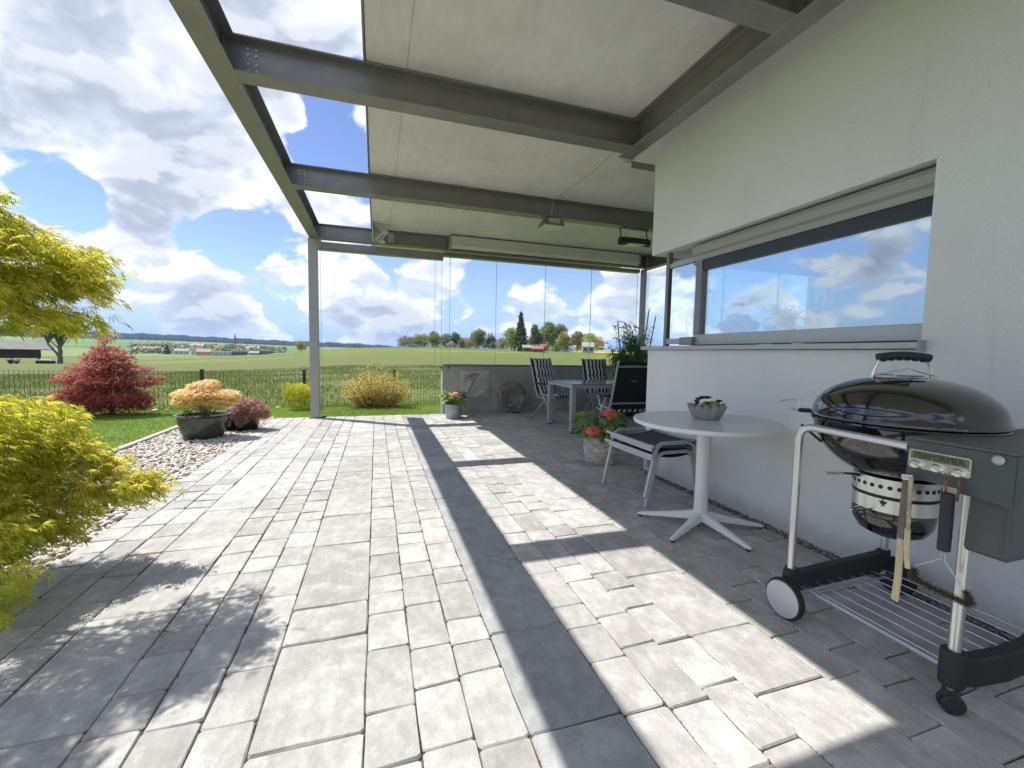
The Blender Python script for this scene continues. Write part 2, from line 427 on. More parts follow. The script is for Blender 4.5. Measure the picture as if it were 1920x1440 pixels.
def build_terrain():
    az = np.concatenate([np.linspace(-180, -60, 40, endpoint=False), np.linspace(-60, 60, 200, endpoint=False), np.linspace(60, 180, 40, endpoint=False)])
    D = np.concatenate([[0.0], np.geomspace(2, 4500, 110)])
    A, DD = np.meshgrid(np.radians(az), D)
    x = DD*np.sin(A); y = DD*np.cos(A); z = terrain_h(x, y)
    v = np.stack([x, y, z], -1).reshape(-1, 3)
    nr, na = x.shape
    i, j = np.meshgrid(np.arange(nr-1), np.arange(na), indexing='ij'); j2 = (j+1) % na
    f = np.stack([i*na+j, (i+1)*na+j, (i+1)*na+j2, i*na+j2], -1).reshape(-1, 4)
    me = np_mesh('field_terrain', v, f[:, ::-1], smooth=True)
    m = bpy.data.materials.new('field_ground'); m.use_nodes = True
    t = m.node_tree; b = t.nodes['Principled BSDF']; b.inputs['Roughness'].default_value = 0.9
    b.inputs['Specular IOR Level'].default_value = 0.15
    g = NN(t, 'ShaderNodeNewGeometry'); P = g.outputs['Position']
    def noise(scale, det=6, vec=P, st=None):
        if st:
            mp = NN(t, 'ShaderNodeMapping'); LK(t, vec, mp.inputs[0]); mp.inputs['Scale'].default_value = st; vec = mp.outputs[0]
        n = NN(t, 'ShaderNodeTexNoise'); LK(t, vec, n.inputs['Vector']); n.inputs['Scale'].default_value = scale
        n.inputs['Detail'].default_value = det; n.inputs['Roughness'].default_value = 0.7
        return n.outputs[0]
    ln = NN(t, 'ShaderNodeVectorMath', operation='LENGTH'); LK(t, P, ln.inputs[0])
    Dv = MATH(t, 'ADD', ln.outputs['Value'], MATH(t, 'MULTIPLY', MATH(t, 'SUBTRACT', noise(0.03, 3), 0.5), 30))
    fine = noise(5.0, 10); mid = noise(0.5, 8, st=(0.5, 1.4, 1))
    row = noise(1.0, 4, st=(0.05, 1.1, 1))
    green = MIXC(t, fine, (0.078, 0.108, 0.024), (0.175, 0.215, 0.058))
    soil = MIXC(t, noise(9, 8), (0.09, 0.088, 0.038), (0.18, 0.172, 0.078))
    sf = MATH(t, 'ADD', MATH(t, 'MULTIPLY', mid, 0.8), MATH(t, 'MULTIPLY', fine, 0.5))
    band = MAPR(t, Dv, 17, 24, 0.0, 0.14)
    band2 = MAPR(t, Dv, 52, 72, 0.0, -0.22)
    sfac = MAPR(t, MATH(t, 'ADD', MATH(t, 'ADD', sf, MATH(t, 'ADD', band, band2)), MATH(t, 'MULTIPLY', row, 0.12)), 0.70, 0.98)
    c = MIXC(t, sfac, green, soil)
    # dandelion strips in the meadow
    dn = MATH(t, 'MULTIPLY', MAPR(t, noise(0.05, 5, st=(0.35, 1.6, 1)), 0.56, 0.64), MATH(t, 'MULTIPLY', MAPR(t, Dv, 75, 92), MAPR(t, Dv, 190, 150)))
    c = MIXC(t, MATH(t, 'MULTIPLY', dn, 0.75), c, (0.42, 0.36, 0.02))
    # rape field by the farm
    def blob(cx, cy, r, soft=0.85):
        vd = NN(t, 'ShaderNodeVectorMath', operation='DISTANCE'); LK(t, P, vd.inputs[0]); vd.inputs[1].default_value = (cx, cy, 2.0)
        return MAPR(t, vd.outputs['Value'], r, r*soft)
    q = MATH(t, 'MAXIMUM', blob(72, 124, 13), blob(82, 138, 16))
    c = MIXC(t, q, c, (0.62, 0.50, 0.02))
    # patchwork meadows far off
    vor = NN(t, 'ShaderNodeTexVoronoi'); LK(t, P, vor.inputs['Vector']); vor.inputs['Scale'].default_value = 0.0042
    sp = NN(t, 'ShaderNodeSeparateColor'); LK(t, vor.outputs['Color'], sp.inputs[0])
    farc = MIXC(t, sp.outputs[0], (0.10, 0.18, 0.045), (0.19, 0.25, 0.085))
    c = MIXC(t, MAPR(t, ln.outputs['Value'], 190, 260), c, farc)
    LK(t, c, b.inputs['Base Color'])
    bp = NN(t, 'ShaderNodeBump', i_Strength=0.9, i_Distance=0.06); LK(t, fine, bp.inputs['Height']); LK(t, bp.outputs[0], b.inputs['Normal'])
    o = link_mesh('field', me, m); tag(o, kind='structure')
build_terrain()

# ------------------------------------------------------------------ terrace paving
TERR = thing('terrace', None, None, (0, 0, 0)); tag(TERR, kind='structure')
mortar = mat('joint_sand', (0.17, 0.125, 0.08), 0.95, var=0.5, vscale=30, col2=(0.11, 0.115, 0.04), bump=0.6, bscale=200, coords='World')
MB().box(-1.632, 2.56, -6.0, 7.93, -0.16, -0.0105).build('joint_bed', mortar, TERR)  # far stretch behind the camera is unseen, added to bounce sunlight
MB().box(2.56, 5.60, 3.55, 7.93, -0.16, -0.0105).build('joint_bed', mortar, TERR)

def paver_material(name, dark, light, bright):
    m = bpy.data.materials.new(name); m.use_nodes = True
    t = m.node_tree; b = t.nodes['Principled BSDF']; b.inputs['Roughness'].default_value = 0.78
    b.inputs['Specular IOR Level'].default_value = 0.35
    g = NN(t, 'ShaderNodeNewGeometry'); P = g.outputs['Position']
    at = NN(t, 'ShaderNodeAttribute', attribute_name='tone')
    off = NN(t, 'ShaderNodeCombineXYZ'); LK(t, MATH(t, 'MULTIPLY', at.outputs['Fac'], 37.0), off.inputs[2])
    v = NN(t, 'ShaderNodeVectorMath', operation='ADD'); LK(t, P, v.inputs[0]); LK(t, off.outputs[0], v.inputs[1])
    def noise(s, d, r=0.6, st=None):
        vec = v.outputs[0]
        if st:
            mp = NN(t, 'ShaderNodeMapping'); LK(t, vec, mp.inputs[0]); mp.inputs['Scale'].default_value = st; vec = mp.outputs[0]
        n = NN(t, 'ShaderNodeTexNoise'); LK(t, vec, n.inputs['Vector']); n.inputs['Scale'].default_value = s
        n.inputs['Detail'].default_value = d; n.inputs['Roughness'].default_value = r; return n.outputs[0]
    cloud = noise(4.5, 6, 0.7); grain = noise(170, 3, 0.8); blot = noise(14, 5, 0.7, (1.6, 0.8, 1))
    f = MATH(t, 'ADD', MATH(t, 'MULTIPLY', cloud, 0.55), MATH(t, 'MULTIPLY', blot, 0.45))
    c = MIXC(t, MAPR(t, f, 0.38, 0.62), dark, light)
    c = MIXC(t, MATH(t, 'MULTIPLY', MAPR(t, noise(9, 8, 0.75), 0.52, 0.68), 0.6), c, bright)
    wx = NN(t, 'ShaderNodeTexNoise', i_Scale=2.2, i_Detail=8.0, i_Roughness=0.75); LK(t, P, wx.inputs['Vector'])
    c = MIXC(t, MATH(t, 'MULTIPLY', MAPR(t, wx.outputs[0], 0.56, 0.72), 0.38), c, (0.235, 0.21, 0.18))
    pit = NN(t, 'ShaderNodeTexNoise', i_Scale=85.0, i_Detail=3.0, i_Roughness=0.6); LK(t, P, pit.inputs['Vector'])
    c = MIXC(t, MATH(t, 'MULTIPLY', MAPR(t, pit.outputs[0], 0.68, 0.74), 0.55), c, (0.16, 0.15, 0.14))
    hs = NN(t, 'ShaderNodeHueSaturation'); LK(t, c, hs.inputs['Color'])
    val = MATH(t, 'MULTIPLY', MAPR(t, at.outputs['Fac'], 0, 1, 0.84, 1.14, False), MAPR(t, grain, 0.25, 0.75, 0.86, 1.12, False))
    LK(t, val, hs.inputs['Value'])
    # dirty, mossy rims where the bevel goes down
    sz = NN(t, 'ShaderNodeSeparateXYZ'); LK(t, P, sz.inputs[0])
    rim = MAPR(t, sz.outputs[2], -0.003, -0.009)
    c2 = MIXC(t, MATH(t, 'MULTIPLY', rim, 0.5), hs.outputs[0], (0.19, 0.15, 0.10))
    LK(t, c2, b.inputs['Base Color'])
    h = MATH(t, 'ADD', MATH(t, 'MULTIPLY', grain, 0.4), MATH(t, 'MULTIPLY', noise(38, 5), 0.9))
    bp = NN(t, 'ShaderNodeBump', i_Strength=0.55, i_Distance=0.004); LK(t, h, bp.inputs['Height']); LK(t, bp.outputs[0], b.inputs['Normal'])
    return m
PAV = paver_material('grey_paver', (0.325, 0.317, 0.305), (0.455, 0.445, 0.43), (0.56, 0.548, 0.53))
PAVD = paver_material('slate_paver', (0.27, 0.28, 0.29), (0.37, 0.378, 0.382), (0.43, 0.432, 0.43))  # one wide column of pavers, slightly darker and bluer than the rest

def paver_geo(x0, x1, y0, y1, rnd):
    w, l = x1-x0, y1-y0
    g = 0.0016
    x0 += g; x1 -= g; y0 += g; y1 -= g
    def side(p, q, n):
        out = []
        for i in range(n):
            t = (i+0.0)/n
            out.append((p[0]+(q[0]-p[0])*t, p[1]+(q[1]-p[1])*t))
        return out
    c = 0.008
    ring = []
    nx = 2 if w < 0.2 else 3; ny = 2 if l < 0.22 else (3 if l < 0.4 else 4)
    def edge(a, b, n):
        for i in range(n+1):
            t = i/n; ring.append((a[0]+(b[0]-a[0])*t, a[1]+(b[1]-a[1])*t))
    edge((x0+c, y0), (x1-c, y0), nx-1 if nx > 2 else 1)
    edge((x1, y0+c), (x1, y1-c), ny-1 if ny > 2 else 1)
    edge((x1-c, y1), (x0+c, y1), nx-1 if nx > 2 else 1)
    edge((x0, y1-c), (x0, y0+c), ny-1 if ny > 2 else 1)
    j = 0.0022
    ring = [(a+rnd.uniform(-j, j), b+rnd.uniform(-j, j)) for a, b in ring]
    n = len(ring); cx, cy_ = (x0+x1)/2, (y0+y1)/2
    tx, ty, z0 = rnd.uniform(-0.002, 0.002), rnd.uniform(-0.002, 0.002), rnd.uniform(-0.0015, 0.001)
    top = []
    for a, b in ring:
        d = math.hypot(a-cx, b-cy_); s = 1 - (0.0036+rnd.uniform(0, 0.0020))/max(d, 0.02)*1.2
        top.append((cx+(a-cx)*s, cy_+(b-cy_)*s, z0 + tx*(a-cx)/w*2 + ty*(b-cy_)/l*2))
    mid = [(a, b, z0-0.0052-rnd.uniform(0, 0.0018)) for a, b in ring]
    bot = [(a, b, -0.03) for a, b in ring]
    vs = top+mid+bot
    fs = [tuple(range(n))]
    for r in (0, 1):
        for k in range(n): fs.append(((r+1)*n+k, (r+1)*n+(k+1) % n, r*n+(k+1) % n, r*n+k))
    return vs, fs

rp = random.Random(5)
cols = []                                  # (x0, x1, kind)
x = -1.64; seq = ['s','s','s','w']; i = 0
while x < 5.55:
    k = seq[i % 4]; w = 0.16 if k == "s" else 0.32
    if i % 4 == 0 and False: pass
    cols.append((x, x+w, k)); x += w; i += 1
pavers = []
camv = Vector((0, 0, 1.16))
for ci, (x0, x1, k) in enumerate(cols):
    in_strip = abs(x0-0.44) < 0.03 and k == 'w'
    y = 7.93
    ymin = -6.0 if x0 < 2.5 else 3.55  # rows well behind the camera are added only for bounce light
    pre = {True: [], False: []}
    while y > ymin:
        if k == 's': L = rp.choice([0.16, 0.16, 0.24, 0.24, 0.20, 0.30])
        else: L = rp.choice([0.24, 0.32, 0.48, 0.48, 0.64]) if not in_strip else rp.choice([0.28, 0.32, 0.48, 0.60])
        y0 = max(y-L, ymin)
        if y-y0 > 0.05 and not (x1 > 2.575 and y < 3.66):
            xx1 = min(x1, 2.575) if y0 < 3.66 and x0 < 2.575 else x1
            if xx1-x0 > 0.05: pavers.append((x0, xx1, y0, y, in_strip))
        y = y0
def paver_rank(p):
    c = Vector(((p[0]+p[1])/2, (p[2]+p[3])/2, 0)) - camv
    z = c.dot(fw)
    if z < 0.4: return 0
    u = c.dot(r2)/z*794; v = -c.dot(u2)/z*794
    if abs(u) > 1000 or abs(v) > 760: return 0
    return (p[1]-p[0])*(p[3]-p[2])*1.16/(c.length**3)
pavers.sort(key=paver_rank, reverse=True)
rest = [MB(), MB()]; rest_t = [[], []]
for n_, (x0, x1, y0, y1, in_strip) in enumerate(pavers):
    vs, fs = paver_geo(x0, x1, y0, y1, rp)
    tone = min(1, max(0, rp.gauss(0.5, 0.26)))
    if n_ < 298:
        cx, cy_ = (x0+x1)/2, (y0+y1)/2
        me = bpy.data.meshes.new('paver')
        me.from_pydata([(a-cx, b-cy_, c) for a, b, c in vs], [], fs)
        at = me.attributes.new('tone', 'FLOAT', 'POINT'); at.data.foreach_set('value', [tone]*len(vs))
        o = link_mesh('paver', me, PAVD if in_strip else PAV, TERR, (cx, cy_, 0))
    else:
        rest[in_strip].add(vs, fs); rest_t[in_strip] += [tone]*len(vs)
for s in (0, 1):
    if rest[s].v:
        o = rest[s].build('strip_pavers' if s else 'pavers', PAVD if s else PAV, TERR); o['kind'] = 'stuff'
        at = o.data.attributes.new('tone', 'FLOAT', 'POINT'); at.data.foreach_set('value', rest_t[s])

# moss and grit lodged in the long joints
n = 5200
jx = np.array([c_[0] for c_ in cols if c_[0] < 2.5][1:])
cx_ = RNG.choice(jx, 420); cy_ = RNG.uniform(0.6, 6.5, 420); ln_ = RNG.uniform(0.02, 0.22, 420); k_ = RNG.integers(0, 420, n)
mp_ = np.column_stack([cx_[k_]+RNG.normal(0, 0.0022, n), cy_[k_]+ln_[k_]*RNG.normal(0, 0.6, n), np.full(n, -0.010)])
a_ = RNG.uniform(0, 6.28, n); sd_ = np.column_stack([np.cos(a_), np.sin(a_), np.zeros(n)])*0.0022
tp_ = mp_+np.column_stack([RNG.normal(0, 0.003, (n, 2)), RNG.uniform(0.006, 0.014, n)])
v = np.stack([mp_-sd_, mp_+sd_, tp_], 1).reshape(-1, 3)
tag(link_mesh('joint_moss', np_mesh('joint_moss', v, np.arange(3*n).reshape(-1, 3), np.repeat(RNG.random(n), 3)), mat('moss', (0.1, 0.1, 0.03), 0.95, attr=((0.10, 0.065, 0.03), (0.15, 0.17, 0.04)))), 'brown and green moss growing in the paving joints', kind='stuff')

# ------------------------------------------------------------------ pebbles
def pebbles(name, n, x0, x1, y0, y1, z, size, m, label=None):
    bm = bmesh.new(); bmesh.ops.create_icosphere(bm, subdivisions=1, radius=1.0)
    bv = np.array([v.co[:] for v in bm.verts]); bf = np.array([[v.index for v in f.verts] for f in bm.faces]); bm.free()
    nx = max(1, int(math.sqrt(n*(x1-x0)/(y1-y0)))); ny = n//nx
    gx, gy = np.meshgrid(np.linspace(x0, x1, nx), np.linspace(y0, y1, ny))
    pos = np.stack([gx.ravel(), gy.ravel()], 1); pos += RNG.normal(0, size*0.42, pos.shape)
    pos[:, 0] = np.clip(pos[:, 0], x0, x1); k = len(pos)
    p3 = np.column_stack([pos, z + RNG.uniform(-0.3, 0.35, k)*size])
    sc = np.stack([RNG.uniform(0.42, 0.8, k), RNG.uniform(0.3, 0.55, k), RNG.uniform(0.2, 0.34, k)], 1)*size
    rm = rotmats(k, RNG.uniform(0, 6.28, k), RNG.normal(0, 0.3, k), RNG.normal(0, 0.3, k))
    v = np.einsum('nij,nkj->nki', rm, bv[None]*sc[:, None, :]) + p3[:, None, :]
    f = bf[None] + (np.arange(k)*len(bv))[:, None, None]
    org = np.array([(x0+x1)/2, (y0+y1)/2, z])
    me = np_mesh(name, v.reshape(-1, 3)-org, f.reshape(-1, 3), np.repeat(RNG.random(k), len(bv)), smooth=True)
    o = link_mesh(name, me, m, None, tuple(org)); tag(o, label, kind='stuff'); return o
def pebble_mat(name, cols_):
    m = bpy.data.materials.new(name); m.use_nodes = True; t = m.node_tree; b = t.nodes['Principled BSDF']
    b.inputs['Roughness'].default_value = 0.7
    at = NN(t, 'ShaderNodeAttribute', attribute_name='tone'); cr = NN(t, 'ShaderNodeValToRGB'); LK(t, at.outputs['Fac'], cr.inputs[0])
    cr.color_ramp.interpolation = 'CONSTANT'
    el = cr.color_ramp.elements
    while len(el) < len(cols_): el.new(0.5)
    for i_, c_ in enumerate(cols_): el[i_].position = i_/len(cols_); el[i_].color = (*c_, 1)
    g = NN(t, 'ShaderNodeNewGeometry'); n = NN(t, 'ShaderNodeTexNoise', i_Scale=60.0, i_Detail=5.0); LK(t, g.outputs['Position'], n.inputs['Vector'])
    LK(t, MIXC(t, MAPR(t, n.outputs[0], 0.35, 0.7, 0.0, 0.45), cr.outputs[0], (0.60, 0.57, 0.52)), b.inputs['Base Color'])
    return m
PEB = pebble_mat('river_pebble', [(0.60,0.56,0.49),(0.46,0.44,0.40),(0.54,0.45,0.34),(0.70,0.67,0.61),(0.38,0.37,0.36),(0.64,0.58,0.49),(0.56,0.54,0.51),(0.50,0.40,0.31)])
PEBD = pebble_mat('dark_pebble', [(0.10,0.095,0.09),(0.16,0.15,0.14),(0.07,0.07,0.07),(0.2,0.18,0.16)])
MB().box(-2.72, -1.632, -6.0, 7.93, -0.16, -0.045).build('gravel_bed', mat('bed_earth', (0.08, 0.07, 0.055), 0.95, var=0.4), None)['kind'] = 'structure'
pebbles('pebbles', 8600, -2.70, -1.645, 1.0, 7.90, -0.020, 0.046, PEB, 'beige and grey river pebbles filling the bed beside the terrace')
pebbles('pebbles', 900, 2.545, 2.585, -0.4, 3.64, -0.006, 0.024, PEBD, 'dark gravel strip along the foot of the white wall')

# kerb between gravel and lawn: separate stones
KERB = thing('kerb', None, None, (-2.76, 4, 0)); tag(KERB, kind='structure')
kst = mat('kerb_stone', (0.42, 0.41, 0.39), 0.8, var=0.15, vscale=20, bump=0.4, bscale=150, per_object=0.08)
y = 0.0
while y < 7.9:
    MB().box(-2.80, -2.725, y+0.003, min(y+0.997, 7.93), -0.15, 0.022+random.uniform(-.002, .002)).build('kerb_stone', kst, KERB, bevel=0.006)
    y += 1.0
x = -2.80
while x < -1.66:
    MB().box(x+0.003, min(x+0.997, -1.64), 7.936, 8.0, -0.15, 0.014).build('kerb_stone', kst, KERB, bevel=0.006); x += 1.0

# ------------------------------------------------------------------ lawn
lawn_m = mat('lawn_soil', (0.11, 0.19, 0.02), 0.9, var=0.35, vscale=6, bump=0.5, bscale=120, coords='World')
lw = MB(); lw.box(-14, -2.80, -6, 9.55, -0.5, -0.012); lw.box(-2.80, 9, 8.0, 9.55, -0.5, -0.012)
o = lw.build('lawn', lawn_m); tag(o, kind='structure')
grass_m = mat('grass_blade', (0.08, 0.17, 0.02), 0.6, attr=((0.16, 0.27, 0.025), (0.38, 0.48, 0.085)), transl=0.4)
def grass(name, n, x0, x1, y0, y1, z, h, m, label, w=0.006, zf=None, lean=0.45):
    p = np.column_stack([RNG.uniform(x0, x1, n), RNG.uniform(y0, y1, n), np.full(n, z)])
    if zf is not None: p[:, 2] = zf(p[:, 0], p[:, 1]) + z
    a = RNG.uniform(0, 6.28, n); hh = RNG.uniform(h*0.6, h*1.25, n)
    side = np.column_stack([np.cos(a), np.sin(a), np.zeros(n)])*w*0.5
    ln = RNG.normal(0, lean, (n, 2))*hh[:, None]
    tip = p + np.column_stack([ln, hh])
    v = np.stack([p-side, p+side, tip], 1).reshape(-1, 3)
    f = np.arange(3*n).reshape(-1, 3)
    patch = 0.5 + 0.22*np.sin(p[:, 0]*1.7+p[:, 1]*0.6) + 0.12*np.sin(p[:, 1]*5.1+p[:, 0])
    tone = np.clip(patch + RNG.normal(0, 0.2, n), 0, 1)
    org = np.array([(x0+x1)/2, (y0+y1)/2, z if zf is None else p[:, 2].min()])
    o = link_mesh(name, np_mesh(name, v-org, f, np.repeat(tone, 3)), m, None, tuple(org)); tag(o, label, kind='stuff'); return o
grass('lawn_grass', 85000, -7.5, -2.81, 3.2, 9.45, -0.012, 0.030, grass_m, 'short green lawn left of the pebble bed')
grass('lawn_grass', 60000, -2.8, 5.5, 8.01, 9.45, -0.012, 0.026, grass_m, 'strip of lawn beyond the end of the terrace')
# clover-like lighter mound edge and uncut grass at the fence foot
grass('long_grass', 9000, -7.5, 5.5, 9.42, 9.62, -0.03, 0.075, grass_m, 'uncut grass along the foot of the wire fence', w=0.007)
crop_m = mat('crop_blade', (0.1, 0.17, 0.03), 0.7, attr=((0.10, 0.145, 0.028), (0.24, 0.29, 0.078)), transl=0.3)
# young crop in rows on the near part of the field
n = 90000
rr = np.sqrt(RNG.uniform(9.7**2, 34**2, n)); aa = np.radians(RNG.uniform(-42, 26, n)); 
px_, py_ = rr*np.sin(aa), rr*np.cos(aa); ok = py_ > 9.65; px_, py_ = px_[ok], py_[ok]; py_ = np.round(py_/0.22)*0.22 + RNG.normal(0, 0.075, len(py_))
keep = (np.sin(px_*0.8+py_*0.31)+np.sin(py_*1.3-px_*0.2)+RNG.normal(0, 1.0, len(px_))) > -0.7
px_, py_ = px_[keep], py_[keep]; n = len(px_); pz_ = terrain_h(px_, py_)
a = RNG.uniform(0, 6.28, n); hh = RNG.uniform(0.05, 0.13, n)
sd = np.column_stack([np.cos(a), np.sin(a), np.zeros(n)])*0.014
p = np.column_stack([px_, py_, pz_-0.01]); tip = p + np.column_stack([RNG.normal(0, 0.04, (n, 2)), hh])
v = np.stack([p-sd, p+sd, tip], 1).reshape(-1, 3)
tag(link_mesh('crop', np_mesh('crop', v, np.arange(3*n).reshape(-1, 3), np.repeat(np.clip(RNG.normal(0.5, 0.25, n), 0, 1), 3)), crop_m), 'young green crop in the field beyond the fence', kind='stuff')

# ------------------------------------------------------------------ pergola
def isec(c, z0, z1, w=0.155, tf=0.011, tw=0.008):
    a, b, h = c-w/2, c+w/2, tw/2
    return [(a,z0),(b,z0),(b,z0+tf),(c+h,z0+tf),(c+h,z1-tf),(b,z1-tf),(b,z1),(a,z1),(a,z1-tf),(c-h,z1-tf),(c-h,z0+tf),(a,z0+tf)]
PER = thing('pergola', 'dark grey steel frame of I-beams and a post carrying the concrete roof', 'pergola', (-1.0, 7.86, 0))
XL = -0.967
MB().prism(isec(XL, 3.0, 3.24), 'y', -1.5, 8.75).build('edge_beam', steel, PER, bevel=0.002, seg=1)
def cross(yc, x1, x0=XL+0.006):
    b = MB().prism(isec(yc, 3.002, 3.237), 'x', x0, x1).build('cross_beam', steel, PER, bevel=0.002, seg=1)
    # end plates with bolts
    for xe, s in ((x0+0.012, 1), (x1-0.012, -1)):
        q = MB().box(xe-0.006, xe+0.006, yc-0.07, yc-0.006, 3.02, 3.22).build('end_plate', steel, b)
    for zz in (3.05, 3.09, 3.15, 3.19):
        for dx in (0.14, 0.19):
            MB().tube([(x0+dx, yc-0.0045, zz), (x0+dx, yc-0.014, zz)], 0.007, 6).build('bolt', galv, b)
    return b
cross(1.92, 2.23); cross(3.456, 2.23); cross(5.49, 5.42); cross(7.85, 5.42)
# splice plate behind the folded awning arm
MB().box(0.19, 0.30, 7.765, 7.843, 3.03, 3.20).build('plate', steel_l, PER)
MB().prism(isec(2.235, 3.0, 3.24, 0.143), 'y', -1.5, 3.61).build('wall_beam', steel, PER, bevel=0.002, seg=1)
MB().prism(isec(5.46, 2.97, 3.24, 0.14), 'y', 3.66, 7.93).build('side_beam', steel, PER, bevel=0.002, seg=1)
p_ = MB().box(-1.065, -0.925, 7.79, 7.93, 0.006, 3.0).build('post', steel_l, PER, bevel=0.006)
MB().box(-1.09, -0.90, 7.765, 7.945, 0.001, 0.014).build('base_plate', steel, p_)
cpz = MB(); cpz.box(5.40, 5.45, 7.86, 7.95, 0.0, 2.97); cpz.box(5.455, 5.50, 7.87, 7.94, 0.0, 2.97)
cpz.build('corner_post', steel, PER, bevel=0.003)
# metal bracket and corner plate by the wall end
MB().box(2.32, 2.575, 3.625, 3.637, 2.94, 3.0).build('bracket', steel, PER)

# concrete roof in precast panels
def concrete_material(name, a, b_, bump=0.3, scale=1.0):
    m = bpy.data.materials.new(name); m.use_nodes = True; t = m.node_tree; b = t.nodes['Principled BSDF']
    b.inputs['Roughness'].default_value = 0.85; b.inputs['Specular IOR Level'].default_value = 0.3
    g = NN(t, 'ShaderNodeNewGeometry'); P = g.outputs['Position']
    def noise(s, d, r=0.6, st=None):
        vec = P
        if st: mp = NN(t, 'ShaderNodeMapping'); LK(t, P, mp.inputs[0]); mp.inputs['Scale'].default_value = st; vec = mp.outputs[0]
        n = NN(t, 'ShaderNodeTexNoise'); LK(t, vec, n.inputs['Vector']); n.inputs['Scale'].default_value = s*scale
        n.inputs['Detail'].default_value = d; n.inputs['Roughness'].default_value = r; return n.outputs[0]
    f = MATH(t, 'ADD', MATH(t, 'MULTIPLY', noise(1.3, 5), 0.6), MATH(t, 'MULTIPLY', noise(9, 6, 0.7, (2.0, 0.5, 1)), 0.4))
    c = MIXC(t, MAPR(t, f, 0.36, 0.64), a, b_)
    st_ = MAPR(t, noise(2.2, 8, 0.75), 0.60, 0.74)
    c = MIXC(t, MATH(t, 'MULTIPLY', st_, 0.35), c, tuple(x*0.62 for x in a))
    sp_ = MAPR(t, noise(70, 3, 0.7), 0.66, 0.74)
    c = MIXC(t, MATH(t, 'MULTIPLY', sp_, 0.4), c, tuple(x*0.55 for x in a))
    LK(t, c, b.inputs['Base Color'])
    bp = NN(t, 'ShaderNodeBump', i_Strength=bump, i_Distance=0.004); LK(t, noise(45, 5), bp.inputs['Height']); LK(t, bp.outputs[0], b.inputs['Normal'])
    return m
conc = concrete_material('ceiling_concrete', (0.63, 0.615, 0.58), (0.75, 0.735, 0.70))
conc2 = concrete_material('wall_concrete', (0.30, 0.295, 0.28), (0.44, 0.43, 0.41), 0.5, 1.6)
ROOF = thing('concrete_roof', 'pale grey exposed concrete roof slab over the terrace, resting on the steel beams', 'roof', (2.5, 3.3, 3.24))
for (a, b_) in ((-0.062, 0.2253), (0.2267, 2.3205), (2.3235, 4.4225), (4.4255, 5.55)):
    for (c_, d_) in ((-1.6, 4.5985), (4.6015, 9.28)):
        if a > 2 and c_ < 0: c_ = 3.645
        MB().box(a, b_, c_, d_, 3.243, 3.42).build('ceiling_panel', conc, ROOF, bevel=0.004, seg=1)
MB().box(2.3235, 9.5, -3.2, 3.640, 3.29, 3.42).build('roof_panel', conc, ROOF)
MB().box(-0.079, -0.065, -1.62, 9.30, 3.236, 3.45).build('edge_trim', steel, ROOF)
MB().box(-0.079, 5.57, 9.285, 9.30, 3.236, 3.45).build('edge_trim', steel, ROOF)

# ------------------------------------------------------------------ low concrete wall with frameless glass above
PW = thing('low_concrete_wall', 'low raw concrete wall with dark metal cap behind the dining table', 'wall', (3.3, 8.03, 0))
MB().box(1.175, 5.58, 7.94, 8.14, -0.1, 0.895).build('wall_body', conc2, PW, bevel=0.008)
MB().box(5.38, 5.58, 3.66, 7.935, -0.1, 0.895).build('wall_return', conc2, PW, bevel=0.008)
MB().box(1.21, 5.60, 7.975, 8.10, 0.897, 0.935).build('cap', steel, PW, bevel=0.003)
MB().box(5.42, 5.54, 3.66, 7.97, 0.897, 0.934).build('cap', steel, PW, bevel=0.003)
hol = MB()
for (hx, hz) in ((1.62, 0.13), (2.9, 0.13), (4.3, 0.13), (2.35, 0.66), (3.6, 0.66)):
    hol.tube([(hx, 7.936, hz), (hx, 7.9415, hz)], 0.014, 10)
hol.build('tie_hole', mat('hole', (0.02, 0.02, 0.02), 0.9), PW)
MB().box(1.30, 5.35, 7.936, 7.9405, 0.222, 0.225).build('form_joint', mat('form_joint', (0.18, 0.175, 0.165), 0.9), PW)

def glass_mat(name, refl, tint, tr=(1, 1, 1)):
    m = bpy.data.materials.new(name); m.use_nodes = True; t = m.node_tree; t.nodes.clear()
    lw_ = NN(t, 'ShaderNodeLayerWeight', i_Blend=0.35)
    f = MATH(t, 'ADD', MATH(t, 'MULTIPLY', lw_.outputs['Fresnel'], 0.35), refl, clamp=True)
    a = NN(t, 'ShaderNodeBsdfTransparent'); a.inputs[0].default_value = (*tr, 1)
    g = NN(t, 'ShaderNodeBsdfGlossy', i_Roughness=0.0); g.inputs[0].default_value = (*tint, 1)
    mx = NN(t, 'ShaderNodeMixShader'); LK(t, f, mx.inputs[0]); LK(t, a.outputs[0], mx.inputs[1]); LK(t, g.outputs[0], mx.inputs[2])
    LK(t, mx.outputs[0], NN(t, 'ShaderNodeOutputMaterial').inputs[0]); return m
gl_clear = glass_mat('clear_glass', 0.0, (0.9, 1, 1), (0.985, 0.995, 0.995))
gl_win = glass_mat('coated_window_glass', 0.36, (0.86, 0.93, 1.0), (0.92, 1.0, 0.99))
gl_edge = mat('glass_edge', (0.62, 0.76, 0.74), 0.2, transl=0.75)
GW = thing('glass_screen', 'frameless sliding glass panes standing on the low concrete wall', 'glass screen', (3.3, 8.03, 0.935))
xs = [1.195, 1.32, 2.22, 3.24, 4.27, 5.38]
for k in range(5):
    MB().box(xs[k]+0.004, xs[k+1]-0.004, 8.02+0.012*(k % 2), 8.028+0.012*(k % 2), 0.937, 2.925).build('glass_pane', gl_clear, GW)
    MB().box(xs[k+1]-0.0035, xs[k+1]+0.0025, 8.018, 8.030, 0.937, 2.925).build('pane_edge', gl_edge, GW)
